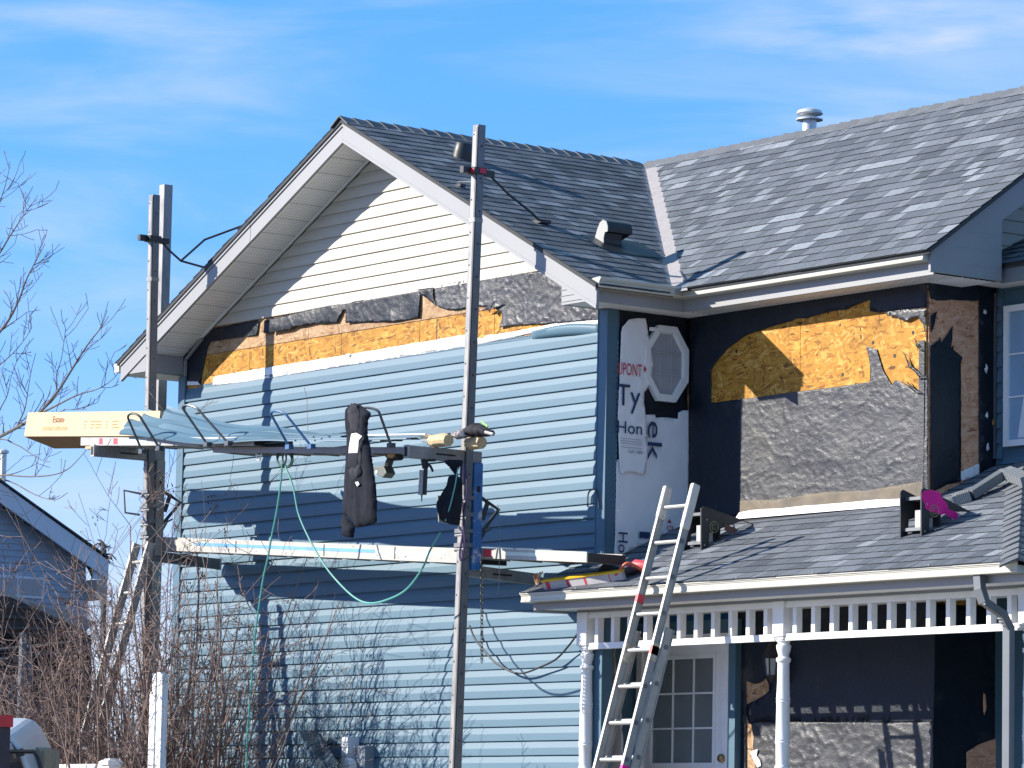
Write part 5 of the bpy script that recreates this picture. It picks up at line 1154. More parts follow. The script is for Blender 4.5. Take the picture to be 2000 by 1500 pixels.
# ---- black cable along the wall
mb = MB(); mb.tube(smoothpath(H(-.10, (917, 1222), (928, 1248), (945, 1270), (965, 1292), (985, 1305), (1005, 1314), (1025, 1314), (1050, 1305), (1085, 1288), (1110, 1262), (1128, 1238))), .0085, 6); thing(mb, 'cable', M_dark, 'black cable sagging across the siding left of the porch post', 'cable', smooth=True)
# thin wires at the right pole
mb = MB(); mb.tube(smoothpath(H(-.75, (972, 985), (976, 1010), (975, 1060), (975, 1130), (972, 1160))), .003, 4); thing(mb, 'wire', M_steel, 'thin wire hanging down right of the right pole', 'wire')
# purple cords on the pole
mb = MB(); mb.tube(smoothpath(H(-.97, (902, 900), (900, 960), (906, 1020), (898, 1080), (900, 1095))), .010, 5); mb.tube(smoothpath(H(-.98, (908, 905), (912, 960), (905, 1010), (907, 1060), (903, 1092))), .009, 5)
thing(mb, 'cord_bundle', mat('purple_cord', (.07, .04, .13), .7), 'dark purple cords tied along the right pole', 'cord')
# blue handle hook on wall right
mb = MB(); mb.tube(smoothpath(H(-.05, (1148, 990), (1149, 965), (1157, 956), (1167, 962), (1170, 992))), .007, 5); thing(mb, 'wall_hook', M_dark, 'dark bent hook on the siding next to the right corner trim', 'hook')
# ================================================================== LADDERS
def ladder(base, dirv, xw, L_, r0, n, m, rw, rd, root, first=.2):
    """rails from base along dirv, rungs along x"""
    base = V(base); d = V(dirv).normalized(); nrm = d.cross(V((1, 0, 0))).normalized()
    for s in (-1, 1):
        mb = MB(); a = base+V((s*xw/2, 0, 0)); b = a+d*L_
        up = nrm
        mb.beam(a, b, rw*.35, rd, up=up); 
        for k in (-1, 1): mb.beam(a+nrm*(k*(rd/2)), b+nrm*(k*(rd/2)), rw, .006, up=up)
        mb.build('rail', m, root)
    for i in range(n):
        t = first+i*.305
        if t > L_-.05: break
        q = base+d*t; mb = MB(); mb.tube([q+V((-xw/2, 0, 0)), q+V((xw/2, 0, 0))], .0165, 8); mb.build('rung', m, root)
        mb = MB()
        for s in (-1, 1): mb.tube([q+V((s*xw/2, 0, 0)), q+V((s*(xw/2+rw*.3), 0, 0))], .021, 8)
        mb.build('rung_plug', M_steel, root)
ld = V((0, .30, 1)).normalized()
p0 = onY(-.66, 1254, 1152); p1 = onY(-.66, 1308, 1148); wL = p1.x-p0.x
mid = (p0+p1)/2; zt = onY(-.40, 1300, 958).z
t0 = (zt-mid.z)/ld.z; topv = mid+ld*t0
Lf = 4.2; basef = topv-ld*Lf
la = empty('extension_ladder', (basef.x, basef.y-.2, 0), 'aluminium extension ladder leaning on the porch gutter, white wrapped rail ends', 'ladder')
# rung phase so that a rung falls at y=1130 px
qr = onY(-.56, 1280, 1131); tr = (qr.z-basef.z)/ld.z
ladder(basef, ld, wL, Lf, 0, 16, M_aluL, .026, .062, la, first=tr % .305)
off_ = V((0, 1, -.3)).normalized()*.075; base2 = basef+off_; topz2 = onY(-.5, 1310, 1232).z; L2 = (topz2-base2.z)/ld.z
bl = base2-ld*(base2.z/ld.z)
ladder(bl, ld, wL+.075, (topz2-bl.z)/ld.z, 0, 12, M_aluL, .030, .072, la, first=.15)
for s, wr_ in ((-1, .25), (1, .36)):
    mb = MB(); a = topv+V((s*wL/2, 0, 0)); mb.beam(a-ld*wr_, a+ld*.03, .050, .082, up=ld.cross(V((1, 0, 0)))); mb.build('rail_wrap', mat('taped_wrap', (.62, .57, .50), .7, c2=(.25, .22, .2), c2amt=(.6, .68), c2scale=22), la, bevel=.018)
for s, z, m in ((-1, 3.48, M_redt), (1, 3.05, M_redt), (1, 2.1, M_pink)):
    t = (z-basef.z)/ld.z; a = basef+ld*t+V((s*wL/2, 0, 0)); mb = MB(); mb.beam(a-ld*.05, a+ld*.02, .031, .069, up=ld.cross(V((1, 0, 0)))); mb.build('tape_band', m, la)
for s in (-1, 1):
    mb = MB(); z = 3.02; t = (z-basef.z)/ld.z; a = basef+ld*t+V((s*wL/2, 0, 0)); mb.beam(a-ld*.07, a+ld*.08, .031, .067, up=ld.cross(V((1, 0, 0))))
    mb.build('wear_band', mat('rust_smear', (.45, .33, .20), .6, c2=(.6, .58, .54), c2amt=(.45, .6), c2scale=20), la)
# left ladder leaning on the left jack
la2p0 = onY(-1.55, 150, 1490); la2p1 = onY(-.98, 268, 1062)
d2 = (la2p1-la2p0).normalized(); lb = la2p0-d2*(la2p0.z/d2.z)
l2 = empty('ladder', lb, 'dull aluminium ladder behind the bare bush leaning to the left pole', 'ladder')
ladder(lb+V((.12, 0, 0)), d2, .25, (la2p1-lb).length, 0, 17, M_aluL, .03, .075, l2, first=.25)
# ================================================================== ON THE PORCH ROOF
def bracket(px_front, py_bot, py_top, px_tip, py_tip, label, pink):
    a = slPx(px_front, py_bot); X_ = a.x
    root = empty('roof_bracket', a, label, 'roof bracket', 'black roof brackets on the porch roof')
    top = onX(X_, px_front, py_top); tip = onX(X_, px_tip, py_tip)
    P_ = [a, V((X_, a.y+.075, a.z+.035)), V((X_, a.y+.085, a.z+.155)), V((X_, tip.y-.2, zroof(tip.y-.2)+.075)), tip, V((X_, top.y+.03, top.z-.0)), V((X_, top.y, top.z-.02))]
    for dx, nm in ((0, 'side_plate'), (-.235, 'side_plate')):
        mb = MB(); mb.prism([p+V((dx, 0, 0)) for p in P_], (-.016, 0, 0)); pl = mb.build(nm, M_dark, root, bevel=.003)
        if dx == 0:
            c = V((X_+.003, a.y+.13, (a.z+top.z)/2+.02))
            mb = MB(); mb.tube([c+V((0, .045*math.cos(t), .045*math.sin(t))) for t in [2*math.pi*i/18 for i in range(19)]], .004, 4, cap=False); mb.tube([c+V((0, .022*math.cos(t), .022*math.sin(t))) for t in [.9+4.6*i/12 for i in range(13)]], .004, 4); mb.build('round_emblem', mat('emblem_gold', (.28, .25, .12), .5), pl)
            s0 = c+V((0, .11, .035)); mb = MB(); mb.prism([s0+V((0, 0, 0)), s0+V((0, .17, -.045)), s0+V((0, .17, -.115)), s0+V((0, 0, -.055))], (.002, 0, 0)); mb.build('warning_sticker', mat('sticker', (.16, .07, .05), .6) if not pink else M_pink, pl)
            s1 = s0+V((.001, .135, -.038)); mb = MB(); mb.prism([s1, s1+V((0, .04, -.012)), s1+V((0, .04, -.07)), s1+V((0, 0, -.058))], (.003, 0, 0)); mb.build('warning_sticker', mat('sticker_pale', (.45, .42, .45), .6), pl)
            for dy, dz in ((.03, .05), (.05, .26), (.25, .02), (.40, .10), (.32, .16)):
                mb = MB(); q = a+V((.002, dy, dz)); mb.box(q+V((0, -.006, -.006)), q+V((.004, .006, .006))); mb.build('bolt', M_aluL, pl)
            if pink:
                rr_ = random.Random(2); pts = []
                for i in range(22):
                    t = 2*math.pi*i/22; r_ = .105*(1+.35*noise.noise(V((math.cos(t)*1.7, math.sin(t)*1.7, 4)))); pts.append(V((X_+.0025, a.y+.12+1.25*r_*math.cos(t), a.z+.285+r_*.9*math.sin(t)-.25*r_*math.cos(t))))
                mb = MB(); mb.add(pts, [tuple(range(22))]); mb.build('paint_splash', M_pink, pl)
    for (z0, z1, yy) in ((.06, .085, .03), (.30, .325, .05)):
        mb = MB(); mb.box((X_-.235, a.y+yy, a.z+z0), (X_-.017, a.y+yy+.13, a.z+z1)); mb.build('cross_plate', M_steel, root)
    mb = MB(); mb.box((X_-.14, a.y+.06, a.z+.0851), (X_-.05, a.y+.16, a.z+.22)); mb.build('foot_block', M_aluL, root)
    mb = MB(); mb.box((X_-.234, a.y+.20, a.z+.10), (X_-.017, a.y+.215, a.z+.33)); mb.build('back_plate', M_dark, root)
    return root
def slPx(px, py):
    d = ray(px, py); n_ = slP.n; t = ((slP.o-CAM).dot(n_))/d.dot(n_); return CAM+d*t
bracket(1370, 1076, 988, 1486, 1028, 'black roof bracket with a round emblem near the ladder top', False)
bracket(1800, 1050, 952, 1898, 1000, 'black roof bracket splashed with magenta paint below the house corner', True)
# spirit level / straight edge near the gutter
a, b = slPx(1066, 1152), slPx(1222, 1133); up_ = slP.n
lv = empty('level', a, 'long yellow and silver level with red marks lying along the porch eave', 'level')
mb = MB(); mb.beam(a+up_*.04, b+up_*.04, .03, .07, up=up_); mb.build('level_body', mat('level_silver', (.45, .43, .45), .5, c2=(.45, .2, .2), c2amt=(.6, .7), c2scale=14), lv)
mb = MB(); mb.beam(a+up_*.082, b+up_*.082, .05, .012, up=up_); mb.build('yellow_edge', M_yel, lv)
for t in (.04, .30, .52, .83):
    q = a.lerp(b, t); mb = MB(); mb.beam(q+up_*.04, q.lerp(b, .05)+up_*.04, .034, .074, up=up_); mb.build('red_mark', M_redt, lv)
# red cordless tool and rag at the end of the level
q = slPx(1236, 1122); rt = empty('red_tool', q, 'red power tool lying on the porch shingles beside the ladder', 'power tool')
mb = MB(); mb.tube([q+up_*.05+V((-.02, .0, 0)), q+up_*.08+V((.06, .02, 0)), q+up_*.07+V((.16, .05, 0))], [.035, .05, .04], 9); mb.build('motor_housing', M_redt, rt, smooth=True)
mb = MB(); mb.tube([q+up_*.06+V((.1, .03, 0)), q+up_*.03+V((.02, -.12, -.02))], .028, 8); mb.build('handle', M_dark, rt)
mb = MB(); mb.tube([q+up_*.05+V((-.02, 0, 0)), q+up_*.03+V((-.20, -.02, 0))], [.022, .012], 8); mb.build('chuck', M_aluL, rt)
mb = MB(); mb.tube(smoothpath([q+up_*.02+V((.15, .0, 0)), q+up_*.09+V((.1, -.1, 0)), q+up_*.03+V((0, -.15, -.03)), q+up_*.02+V((-.1, -.13, -.03))]), .012, 6); mb.build('strap', mat('orange_strap', (.6, .12, .05), .6), rt)
q = slPx(1050, 1145); mb = MB()
for i in range(9):
    a_ = i*.7; mb.add([q+V((.03*math.cos(a_), .02*math.sin(a_), .0)), q+V((.05*math.cos(a_+1), .04*math.sin(a_+1), .05+.01*i)), q+V((-.03+.01*i, .02, .11)), q+V((.0, -.03, .04))], [(0, 1, 2, 3)])
thing(mb, 'wrapper', mat('orange_wrapper', (.55, .24, .10), .5, c2=(.75, .7, .6), c2amt=(.5, .55), c2scale=25), 'crumpled orange and white wrapper at the left end of the porch gutter', 'wrapper')
mb = MB(); q = slPx(1185, 1122); mb.tube([q+up_*.02+V((-.1, 0, 0)), q+up_*.05, q+up_*.03+V((.14, .02, 0))], [.02, .045, .03], 7); thing(mb, 'rag', M_char, 'dark blue rag on the shingles behind the level', 'rag')
# loose downspout with elbows lying on the roof
ls = empty('loose_downspout', slPx(1900, 985), 'loose grey downspout with crimped elbows lying on the porch roof hip', 'downspout')
A1, A2, A3, A4 = slPx(1866, 988)+up_*.05, slPx(1900, 978)+up_*.05, slPx(1972, 946)+up_*.10, slPx(2010, 952)+up_*.06
mb = MB(); mb.beam(A2, A3, .10, .075, up=up_); mb.build('spout_run', mat('spout_grey', (.2, .21, .22)), ls, bevel=.006)
mb = MB(); mb.beam(A1, A2, .10, .072, up=up_); mb.beam(A3, A4, .10, .075, up=up_); mb.build('elbow', M_gutterd, ls)
for (p_, q_) in ((A1, A2), (A3, A4)):
    for i in range(7):
        c = p_.lerp(q_, .25+.11*i); e = (q_-p_).normalized(); mb = MB(); mb.beam(c-e*.003, c+e*.003, .106, .082, up=up_); mb.build('elbow_crimp', M_aluL, ls)
# offcut of siding leaning by the meter, its shade painted as darker blue
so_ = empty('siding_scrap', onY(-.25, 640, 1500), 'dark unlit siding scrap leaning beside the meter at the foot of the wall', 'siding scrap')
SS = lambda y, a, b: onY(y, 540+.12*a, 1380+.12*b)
mb = MB(); mb.add([SS(-.15, 345, 378), SS(-.15, 540, 420), SS(-.5, 830, 1010), SS(-.5, 690, 1100)], [(0, 1, 2, 3)]); mb.add([SS(-.152, 540, 420), SS(-.12, 640, 400), SS(-.12, 740, 470), SS(-.48, 985, 900), SS(-.5, 830, 1010)], [(0, 1, 2, 3, 4)]); o = mb.build('scrap_panel', mat('blue_painted_shade', (.012, .032, .055), .5), so_); o.modifiers.new('s', 'SOLIDIFY').thickness = .006
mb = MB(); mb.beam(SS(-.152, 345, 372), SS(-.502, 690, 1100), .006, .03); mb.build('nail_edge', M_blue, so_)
# ================================================================== VEGETATION
def branch(mb, p, d, L_, r, lvl, rnd, kink=.25, up=.15, kids=(2, 4), shrink=.62, sides=4, seeds=None, seg=5, minr=.0026):
    pts = [V(p)]; rs = [r]; d = V(d).normalized()
    for i in range(seg):
        d = (d+V((rnd.gauss(0, kink), rnd.gauss(0, kink), rnd.gauss(0, kink)+up))*.45).normalized()
        pts.append(pts[-1]+d*(L_/seg)); rs.append(max(minr, r*(1-.75*(i+1)/seg)))
    mb.tube(pts, rs, sides, cap=False)
    if lvl > 0:
        for k in range(rnd.randint(*kids)):
            i = rnd.randint(1, seg); t = pts[i]; dd = (pts[i]-pts[i-1]).normalized()
            sd = V((rnd.gauss(0, 1), rnd.gauss(0, 1), rnd.gauss(0, .6))); sd = (sd-dd*sd.dot(dd))
            if sd.length < .01: continue
            branch(mb, t, dd*.70+sd.normalized()*.75, L_*shrink*rnd.uniform(.6, 1.1), rs[i]*.7, lvl-1, rnd, kink, up, kids, shrink, max(3, sides-1), seeds, max(3, seg-1), minr)
    elif seeds is not None and rnd.random() < .07: seeds.append(pts[-1])
def shrub(base, n, h, spread, rnd, label, lean=(0, 0), r=.0175, seedamt=1, heights=None):
    root = empty('bare_shrub', (base[0], base[1], 0), label, 'shrub', 'leafless lilac shrubs by the wall')
    mb = MB(); seeds = []
    for i in range(n):
        a = rnd.uniform(0, 2*math.pi); q = rnd.random()**.6
        b = V((base[0]+.35*spread*q*math.cos(a), base[1]+.30*spread*q*math.sin(a)*.6, .05))
        hh = h*rnd.uniform(.62, 1.0)*(1-.25*q); tilt = .18*spread*q*rnd.uniform(.5, 1.3)
        d = V((math.cos(a)*tilt+lean[0], math.sin(a)*tilt*.5+lean[1], 1))
        branch(mb, b, d, hh, r*rnd.uniform(.6, 1.35), 3 if rnd.random() < .55 else 2, rnd, kink=.17, up=.03, kids=(3, 4), shrink=.36, seeds=seeds, seg=8)
    mb.build('stems', M_twig, root)
    if seeds:
        sb = MB()
        for s in seeds:
            for k in range(rnd.randint(4, 9)):
                c = s+V((rnd.gauss(0, .025), rnd.gauss(0, .02), rnd.gauss(0, .04))); z = rnd.uniform(.005, .010)
                sb.add([c+V((z, 0, 0)), c+V((-z, 0, 0)), c+V((0, z, 0)), c+V((0, -z, 0)), c+V((0, 0, z*2)), c+V((0, 0, -z*2))], [(0, 2, 4), (2, 1, 4), (1, 3, 4), (3, 0, 4), (2, 0, 5), (1, 2, 5), (3, 1, 5), (0, 3, 5)])
        o = sb.build('seed_heads', M_seed, root); o['kind'] = 'stuff'
    return root
rg = random.Random(11)
shrub((-4.72, -1.05), 105, 4.9, 2.2, rg, 'tall bare shrub with brown seed heads right of the left pole')
shrub((-5.65, -1.55), 130, 4.3, 2.6, rg, 'dense bare shrub in front of the left pole and ladder')
shrub((-6.05, -1.6), 64, 3.7, 1.5, rg, 'sprawling bare shrub at the far left in front of the dark gazebo', lean=(-.03, 0))
# bare street tree on the left: trunk outside the frame, limbs reaching in
def lim_pts(y, pts): return [onY(y, *p) for p in pts]
tree = empty('bare_tree', (onY(3, -330, 900).x, 3, 0), 'leafless tree at the left edge reaching thin twigs over the carton', 'tree')
bx = onY(3, -330, 900).x
mb = MB(); tk = [(bx, 3, 0), (bx+.05, 3, 2.0), (bx-.05, 3.05, 4.0), (bx+.05, 3, 6.0), (bx, 3, 8.0)]; mb.tube(tk, [.17, .15, .12, .08, .03], 10); mb.build('trunk', M_bark, tree, smooth=True)
tw = MB(); rt_ = random.Random(5)
LIMBS = [
 (2.6, [(-330, 1020), (-160, 930), (-40, 872), (20, 842), (70, 812), (110, 768), (140, 722), (160, 690), (178, 664), (196, 642), (212, 618)], .027, 10),
 (2.9, [(70, 812), (110, 792), (150, 772), (190, 760), (215, 745), (232, 728)], .014, 6),
 (3.2, [(-330, 980), (-150, 800), (-40, 690), (10, 635), (35, 590), (52, 545), (70, 510), (88, 476)], .026, 12),
 (3.0, [(-330, 900), (-140, 640), (-40, 540), (-5, 500), (20, 460), (40, 430), (62, 398)], .022, 10),
 (3.3, [(-330, 860), (-130, 560), (-40, 460), (-8, 410), (8, 370), (20, 322)], .018, 9),
 (2.7, [(-330, 1060), (-100, 960), (-10, 930), (55, 931), (100, 928), (130, 918), (152, 898), (168, 880)], .016, 5),
 (2.8, [(-10, 930), (30, 945), (60, 962), (90, 974), (112, 975), (132, 962)], .010, 4),
 (2.7, [(-200, 930), (-20, 862), (30, 868), (60, 886), (85, 900), (98, 902)], .012, 4),
 (3.1, [(30, 838), (48, 800), (55, 760), (62, 720), (70, 690)], .010, 6),
 (3.1, [(112, 768), (110, 735), (120, 700), (126, 660), (128, 640)], .009, 6),
 (2.8, [(60, 818), (100, 810), (130, 800), (150, 800), (168, 799)], .008, 4),
 (3.2, [(-20, 850), (0, 800), (15, 770), (22, 735), (35, 700)], .010, 6),
 (3.2, [(-60, 760), (-10, 720), (25, 690), (50, 660), (62, 640)], .011, 6),
]
for y, pts, r, kids in LIMBS:
    P_ = smoothpath(lim_pts(y, pts), 4); n = len(P_); tw.tube(P_, [max(.0045, r*(1-.85*i/(n-1))) for i in range(n)], 6, cap=False)
    vis_ = [i for i in range(n) if toP(P_[i])[0] > -60]
    for k in range(int(kids*1.6)):
        i = rt_.choice(vis_); e = (P_[min(i+1, n-1)]-P_[max(i-1, 0)]).normalized()
        sd = V((rt_.gauss(0, 1), rt_.gauss(0, .8), rt_.gauss(.5, .7))); sd = (sd-e*sd.dot(e)).normalized()
        branch(tw, P_[i], e*.8+sd*.7, rt_.uniform(.16, .48), max(.004, r*(1-.88*i/(n-1))*.6), 1, rt_, kink=.16, up=.18, kids=(1, 3), shrink=.5, sides=4, seg=5, minr=.0038)
tw.build('crown', M_bark, tree)
# dead little spruce far behind
q = atD(70, 205, 1110); st = empty('dead_spruce', (q.x, q.y, 0), 'small dead spruce top far behind the neighbouring house', 'tree')
mb = MB(); top = atD(70, 202, 1062); tl = atD(70, 190, 1054); mb.tube([V((q.x, q.y, 0)), q, atD(70, 204, 1075), top, atD(70, 197, 1056), tl], [.12, .05, .04, .03, .02, .008], 6)
mb.build('trunk', M_bark, st)
mb = MB()
for (x0, y0, x1, y1) in ((203, 1066, 178, 1063), (203, 1068, 210, 1066), (205, 1083, 228, 1088), (205, 1084, 188, 1088), (204, 1075, 196, 1080), (202, 1062, 192, 1060), (205, 1090, 215, 1096)):
    a, b = atD(70, x0, y0), atD(70, x1, y1); mb.tube([a, a.lerp(b, .5)+V((0, 0, .03)), b-V((0, 0, .05))], [.02, .015, .008], 4)
    for k in range(9): c = a.lerp(b, rg.random()); mb.tube([c, c+V((rg.gauss(0, .05), rg.gauss(0, .05), -rg.uniform(.02, .12)))], .006, 3)
mb.build('branches', M_bark, st)
# ================================================================== LEFT BACKGROUND
# neighbour: gable facing right, 60 m away
DN = 62.0
NXp = atD(DN, 100, 1100).x
NP = lambda px, py: onX(NXp, px, py)
nh = empty('neighbour_house', V((NXp, NP(60, 1200).y, 0)), 'blue grey lap sided neighbouring house in shade behind the bushes', 'house')
e0, e1 = NP(-60, 915), NP(190, 1097)
ridge_ = NP(-300, 745)
yb = NP(166, 1150).y
mb = MB(); mb.prism([V((NXp, ridge_.y-6, 0)), V((NXp, yb, 0)), V((NXp, yb, NP(166, 1090).z-.1)), V((NXp, ridge_.y, ridge_.z-.3)), V((NXp, ridge_.y-6, ridge_.z-3))], (-7, 0, 0)); nw = mb.build('wall', M_nsid, nh)
zb = 1.0
k = 0
while zb < ridge_.z-.5:
    ye = yb if zb < NP(166, 1090).z-.15 else yb-(zb-(NP(166, 1090).z-.15))*((yb-ridge_.y)/(ridge_.z-.3-(NP(166, 1090).z-.1)))
    y0_ = ridge_.y-4
    mb = MB(); mb.add([(NXp+.022, y0_, zb), (NXp+.022, ye, zb), (NXp+.004, ye, zb+.10), (NXp+.004, y0_, zb+.10), (NXp, y0_, zb), (NXp, ye, zb)], [(0, 1, 2, 3), (4, 5, 1, 0)]); mb.build('siding_board', M_nsid, nw); zb += .10
sl_d = (e1-e0).normalized()
mb = MB(); a = ridge_+V((.35, 0, 0)); b = e1+V((.35, 0, 0)); dn = V((0, 0, -.30))
mb.add([a, b, b+dn, a+dn, a-V((.05, 0, 0)), b-V((.05, 0, 0)), b+dn-V((.05, 0, 0)), a+dn-V((.05, 0, 0))], [(0, 3, 2, 1), (4, 5, 6, 7), (2, 3, 7, 6)]); mb.build('rake_fascia', M_ntrim, nh)
mb = MB(); mb.add([a+V((.03, 0, .03)), b+V((.03, .05, .03)), b+V((-7, .05, .03)), a+V((-7, 0, .03)), a+V((.03, 0, 0)), b+V((.03, .05, 0))], [(0, 1, 2, 3), (4, 5, 1, 0)]); mb.add([a+V((.03, 0, .03)), a+V((-7, 0, .03)), V((NXp-7, ridge_.y-6.3, ridge_.z-3.1)), V((NXp+.38, ridge_.y-6.3, ridge_.z-3.1))], [(0, 1, 2, 3)]); mb.build('roof', M_deck, nh)
mb = MB(); mb.box((NXp-7, yb, e1.z-.62), (NXp+.34, e1.y-.02, e1.z-.31)); mb.build('eave_soffit', M_ntaupe, nh)
mb = MB(); mb.prism([b+dn+V((-.052, 0, 0)), V((NXp+.298, yb-.05, (b+dn).z)), V((NXp+.298, yb-.05, (b+dn).z+.45)), b+V((-.052, -.6, .25))], (-.04, 0, 0)); mb.build('eave_return', M_ntrim, nh)
mb = MB(); mb.box((NXp+.001, yb-.1, 0), (NXp+.06, yb+.03, e1.z-.63)); mb.build('corner_board', M_ntrim, nh)
wa, wb = NP(-10, 1122), NP(83, 1170); mb = MB(); fo = None
mb.box((NXp+.0, wa.y, wb.z), (NXp+.05, wb.y, wa.z)); fo = mb.build('window', M_ntrim, nh)
for (pa, pb) in ((-8, 30), (34, 80)): ya, yb_ = NP(pa, 1140).y, NP(pb, 1140).y; mb = MB(); mb.box((NXp+.051, ya, wb.z+.04), (NXp+.056, yb_, wa.z-.04)); mb.build('pane', glass('neighbour_glass', (.10, .14, .18), .1), fo)
# lower brown roof beneath window
mb = MB(); la_, lb_ = NP(-80, 1160)+V((1.5, 0, 0)), NP(165, 1235)+V((1.5, 0, 0))
# plumbing pipe of a roof further left
pq = atD(64, 4, 985); mb = MB(); z1 = atD(64, 4, 885).z; mb.lathe([(.05, pq.z-.5), (.05, z1), (.085, z1+.01), (.085, z1+.05), (.02, z1+.08)], (pq.x, pq.y, 0), 12); mb.build('flue_pipe', mat('flue_metal', (.6, .6, .6)), nh)
# gazebo: dark hip roof on steel posts with black curtain
DG = 52.0
GA = lambda px, py, d=DG: atD(d, px, py)
gz = empty('gazebo', V((GA(40, 1400).x, GA(40, 1400).y, 0)), 'dark brown roofed gazebo with grey steel posts left of the bushes', 'gazebo')
mb = MB(); mb.add([GA(-40, 1158), GA(20, 1166), GA(168, 1232), GA(172, 1250), GA(-40, 1232), GA(-120, 1150, DG+4), GA(20, 1160, DG+3), GA(190, 1215, DG+4)], [(0, 4, 3, 2, 1), (0, 1, 6, 5), (1, 2, 7, 6)]); r_ = mb.build('roof', M_brownroof, gz)
for i in range(3):
    t0_, t1_ = i/3, (i+1)/3; a = GA(-40, 1180+i*22, DG-.05); b = GA(60+36*i, 1186+22*i, DG-.05); mb = MB(); mb.beam(a, b, .03, .04); mb.build('roof_seam', M_brownroof, r_)
mb = MB(); mb.add([GA(-60, 1228, DG+1.2), GA(178, 1240, DG+1.2), GA(182, 1560, DG+1.2), GA(-60, 1560, DG+1.2)], [(0, 3, 2, 1)]); mb.add([GA(-60, 1229, DG+1.4), GA(178, 1241, DG+1.4), GA(182, 1560, DG+1.4), GA(-60, 1560, DG+1.4)], [(0, 1, 2, 3)]); mb.build('curtain', mat('black_curtain', (.012, .016, .024), .9, var=.4, nscale=2), gz)
def gp_(x0, y0, x1, y1, r, nm, m=M_steel, d=DG+.2):
    mb = MB(); mb.tube([GA(x0, y0, d), GA(x1, y1, d)], r, 6); mb.build(nm, m, gz)
a = GA(46, 1300); 
for px_, r in ((46, .055), (60, .02)): 
    t_ = GA(px_, 1235); mb = MB(); mb.tube([V((t_.x, t_.y, 0)), t_], r, 8); mb.build('post', M_steel, gz)
for b_ in ((-20, 1360, 45, 1340), (-20, 1330, 45, 1318), (16, 1352, 62, 1395), (62, 1395, 140, 1412), (-10, 1412, 45, 1396), (62, 1388, 170, 1388), (62, 1416, 165, 1418), (-20, 1290, 160, 1268), (-20, 1270, 160, 1252)): gp_(*b_, .022, 'rail')
for x in (3, 25, 80, 122): gp_(x, 1330 if x < 40 else 1395, x, 1350 if x < 40 else 1415, .014, 'bar')
for px_ in (178, 190):
    pass
# vehicle at lower left: cab corner of a white pickup
DV = 33.0
vh = empty('pickup_truck', V((GA(0, 1480, DV).x, GA(0, 1480, DV).y, 0)), 'white pickup cab with dark windows at the lower left corner', 'truck')
VP_ = lambda px, py, d=DV: atD(d, px, py)
out = [(-140, 1440), (-60, 1432), (8, 1434), (25, 1440), (40, 1458), (55, 1490), (62, 1510), (66, 1640), (-140, 1640)]
mb = MB(); mb.prism([VP_(*p) for p in out], (CF*1.6)); mb.build('body', M_carw, vh, bevel=.03)
mb = MB(); mb.prism([VP_(x, y, DV-.02) for x, y in ((-130, 1446), (0, 1443), (20, 1448), (34, 1466), (46, 1500), (46, 1520), (-130, 1520))], CF*.015); wv_ = mb.build('window', mat('car_glass_dark', (.012, .018, .026), .15), vh)
mb = MB(); mb.prism([VP_(x, y, DV-.03) for x, y in ((10, 1449), (22, 1451), (27, 1463), (10, 1466))], CF*.008); mb.build('pane', mat('car_glass_pale', (.35, .40, .46), .2), wv_)
mb = MB(); mb.tube([VP_(34, 1464, DV-.05), VP_(38, 1478, DV-.05)], .05, 8); mb.build('mirror', M_dark, vh)
mb = MB(); mb.prism([VP_(x, y, DV-.04) for x, y in ((5, 1498), (35, 1488), (44, 1510), (5, 1520))], CF*.01); mb.build('door_seam', M_dark, vh)
mb = MB(); 
for s_ in (-90, 40): mb.lathe([(.38, -.12), (.38, .12)], V((VP_(s_, 1600).x, VP_(s_, 1600).y, .38)), 18, Matrix.Rotation(math.radians(90), 3, 'X'))
mb.build('wheel', M_rub, vh)
# red capped dark post
DRp = 32.0
q = atD(DRp, 4, 1420); mb = MB(); mb.box((q.x-.05, q.y-.05, 0), (q.x+.05, q.y+.05, q.z+.0)); rp = thing(mb, 'dark_post', mat('dark_red_post', (.05, .035, .05), .6), 'dark post with a red cap at the left edge in front of the pickup', 'post')
mb = MB(); z = atD(DRp, 4, 1402).z; mb.box((q.x-.065, q.y-.065, q.z), (q.x+.065, q.y+.065, z+.02)); mb.build('red_cap', mat('red_cap', (.62, .03, .04), .4), rp)
rp_c = rp.children[0]
mb = MB(); mb.tube([atD(32.3, -10, 1468), atD(32.3, 66, 1468), atD(32.3, 74, 1480), atD(32.3, 80, 1500)], .02, 6); thing(mb, 'bent_rail', M_dark, 'thin bent dark rail in front of the pickup window', 'rail')
# pale wooden post
q = atD(33.5, 78, 1470); mb = MB(); zt_ = atD(33.5, 78, 1459).z; mb.prism([V((q.x-.075, q.y, 0)), V((q.x+.075, q.y, 0)), V((q.x+.075, q.y, zt_-.02)), V((q.x+.03, q.y, zt_-.04)), V((q.x-.075, q.y, zt_))], (0, .15, 0)); thing(mb, 'wooden_post', M_wood, 'weathered wooden post end between the pickup and the shrub', 'post')
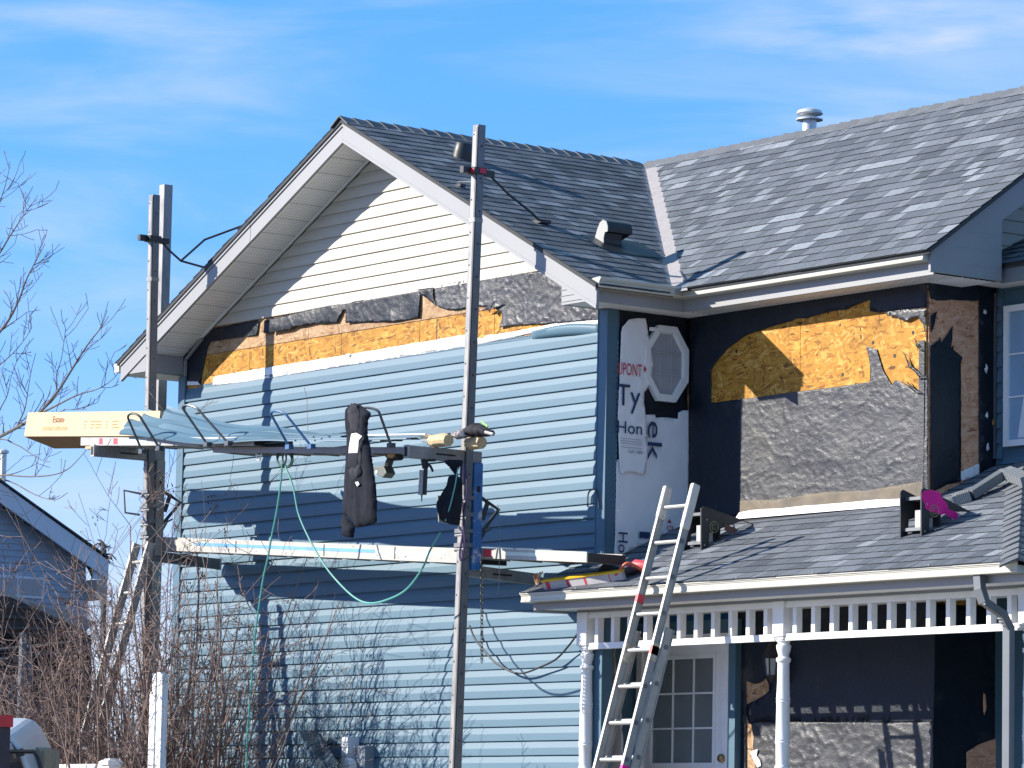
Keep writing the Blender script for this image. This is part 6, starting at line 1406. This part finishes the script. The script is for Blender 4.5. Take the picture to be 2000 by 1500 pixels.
# white fence with a capped post
fy = -2.2
fn = empty('white_fence', V((onY(fy, 215, 1490).x, fy, 0)), 'white vinyl fence with a capped post at the bottom left', 'fence')
pa, pb = onY(fy, 70, 1497), onY(fy, 212, 1492)
mb = MB(); mb.box((pa.x, fy-.02, pb.z-.11), (pb.x, fy+.02, pb.z)); mb.build('top_rail', M_trimw, fn)
x_ = pa.x; 
while x_ < pb.x-.1:
    mb = MB(); mb.box((x_, fy-.012, .1), (x_+.145, fy+.012, pb.z-.111)); mb.build('picket', M_trimw, fn); x_ += .15
px0 = onY(fy, 217, 1490); mb = MB(); mb.box((px0.x-.062, fy-.062, 0), (px0.x+.062, fy+.062, px0.z-.02)); pt_ = mb.build('post', M_trimw, fn)
mb = MB(); zc_ = px0.z+.01; mb.add([(px0.x-.08, fy-.08, zc_-.03), (px0.x+.08, fy-.08, zc_-.03), (px0.x+.08, fy+.08, zc_-.03), (px0.x-.08, fy+.08, zc_-.03), (px0.x-.08, fy-.08, zc_), (px0.x+.08, fy-.08, zc_), (px0.x+.08, fy+.08, zc_), (px0.x-.08, fy+.08, zc_), (px0.x-.03, fy-.03, zc_+.03), (px0.x+.03, fy-.03, zc_+.03), (px0.x+.03, fy+.03, zc_+.03), (px0.x-.03, fy+.03, zc_+.03)], ((0,3,2,1),(0,1,5,4),(1,2,6,5),(2,3,7,6),(3,0,4,7),(4,5,9,8),(5,6,10,9),(6,7,11,10),(7,4,8,11),(8,9,10,11))); mb.build('post_cap', M_trimw, pt_)
# upright white ribbed panel among the stems
wy = -2.0
T = lambda px, py: onY(wy, px, py)
wp_ = empty('vinyl_upright', V((T(310, 1500).x, wy, 0)), 'white ribbed vinyl panel standing upright among the bush stems', 'vinyl panel')
a, b = T(297, 1330), T(324, 1320)
mb = MB(); n_ = 4
for i in range(n_):
    x0_ = a.x+(b.x-a.x)*i/n_; x1_ = a.x+(b.x-a.x)*(i+1)/n_; dz = .05*math.sin(math.pi*(i+.5)/n_)
    mb.box((x0_, wy-.02-.012*(i % 2), 0), (x1_-.006, wy+.03, a.z+(b.z-a.z)*(i+.5)/n_+dz-.12*(i == 0)))
mb.build('panel_rib', M_trimw, wp_)
mb = MB(); mb.box((a.x-.012, wy-.01, 0), (b.x+.012, wy+.02, a.z-.14)); mb.build('panel_back', M_trimw, wp_)
bpy.context.view_layer.update()
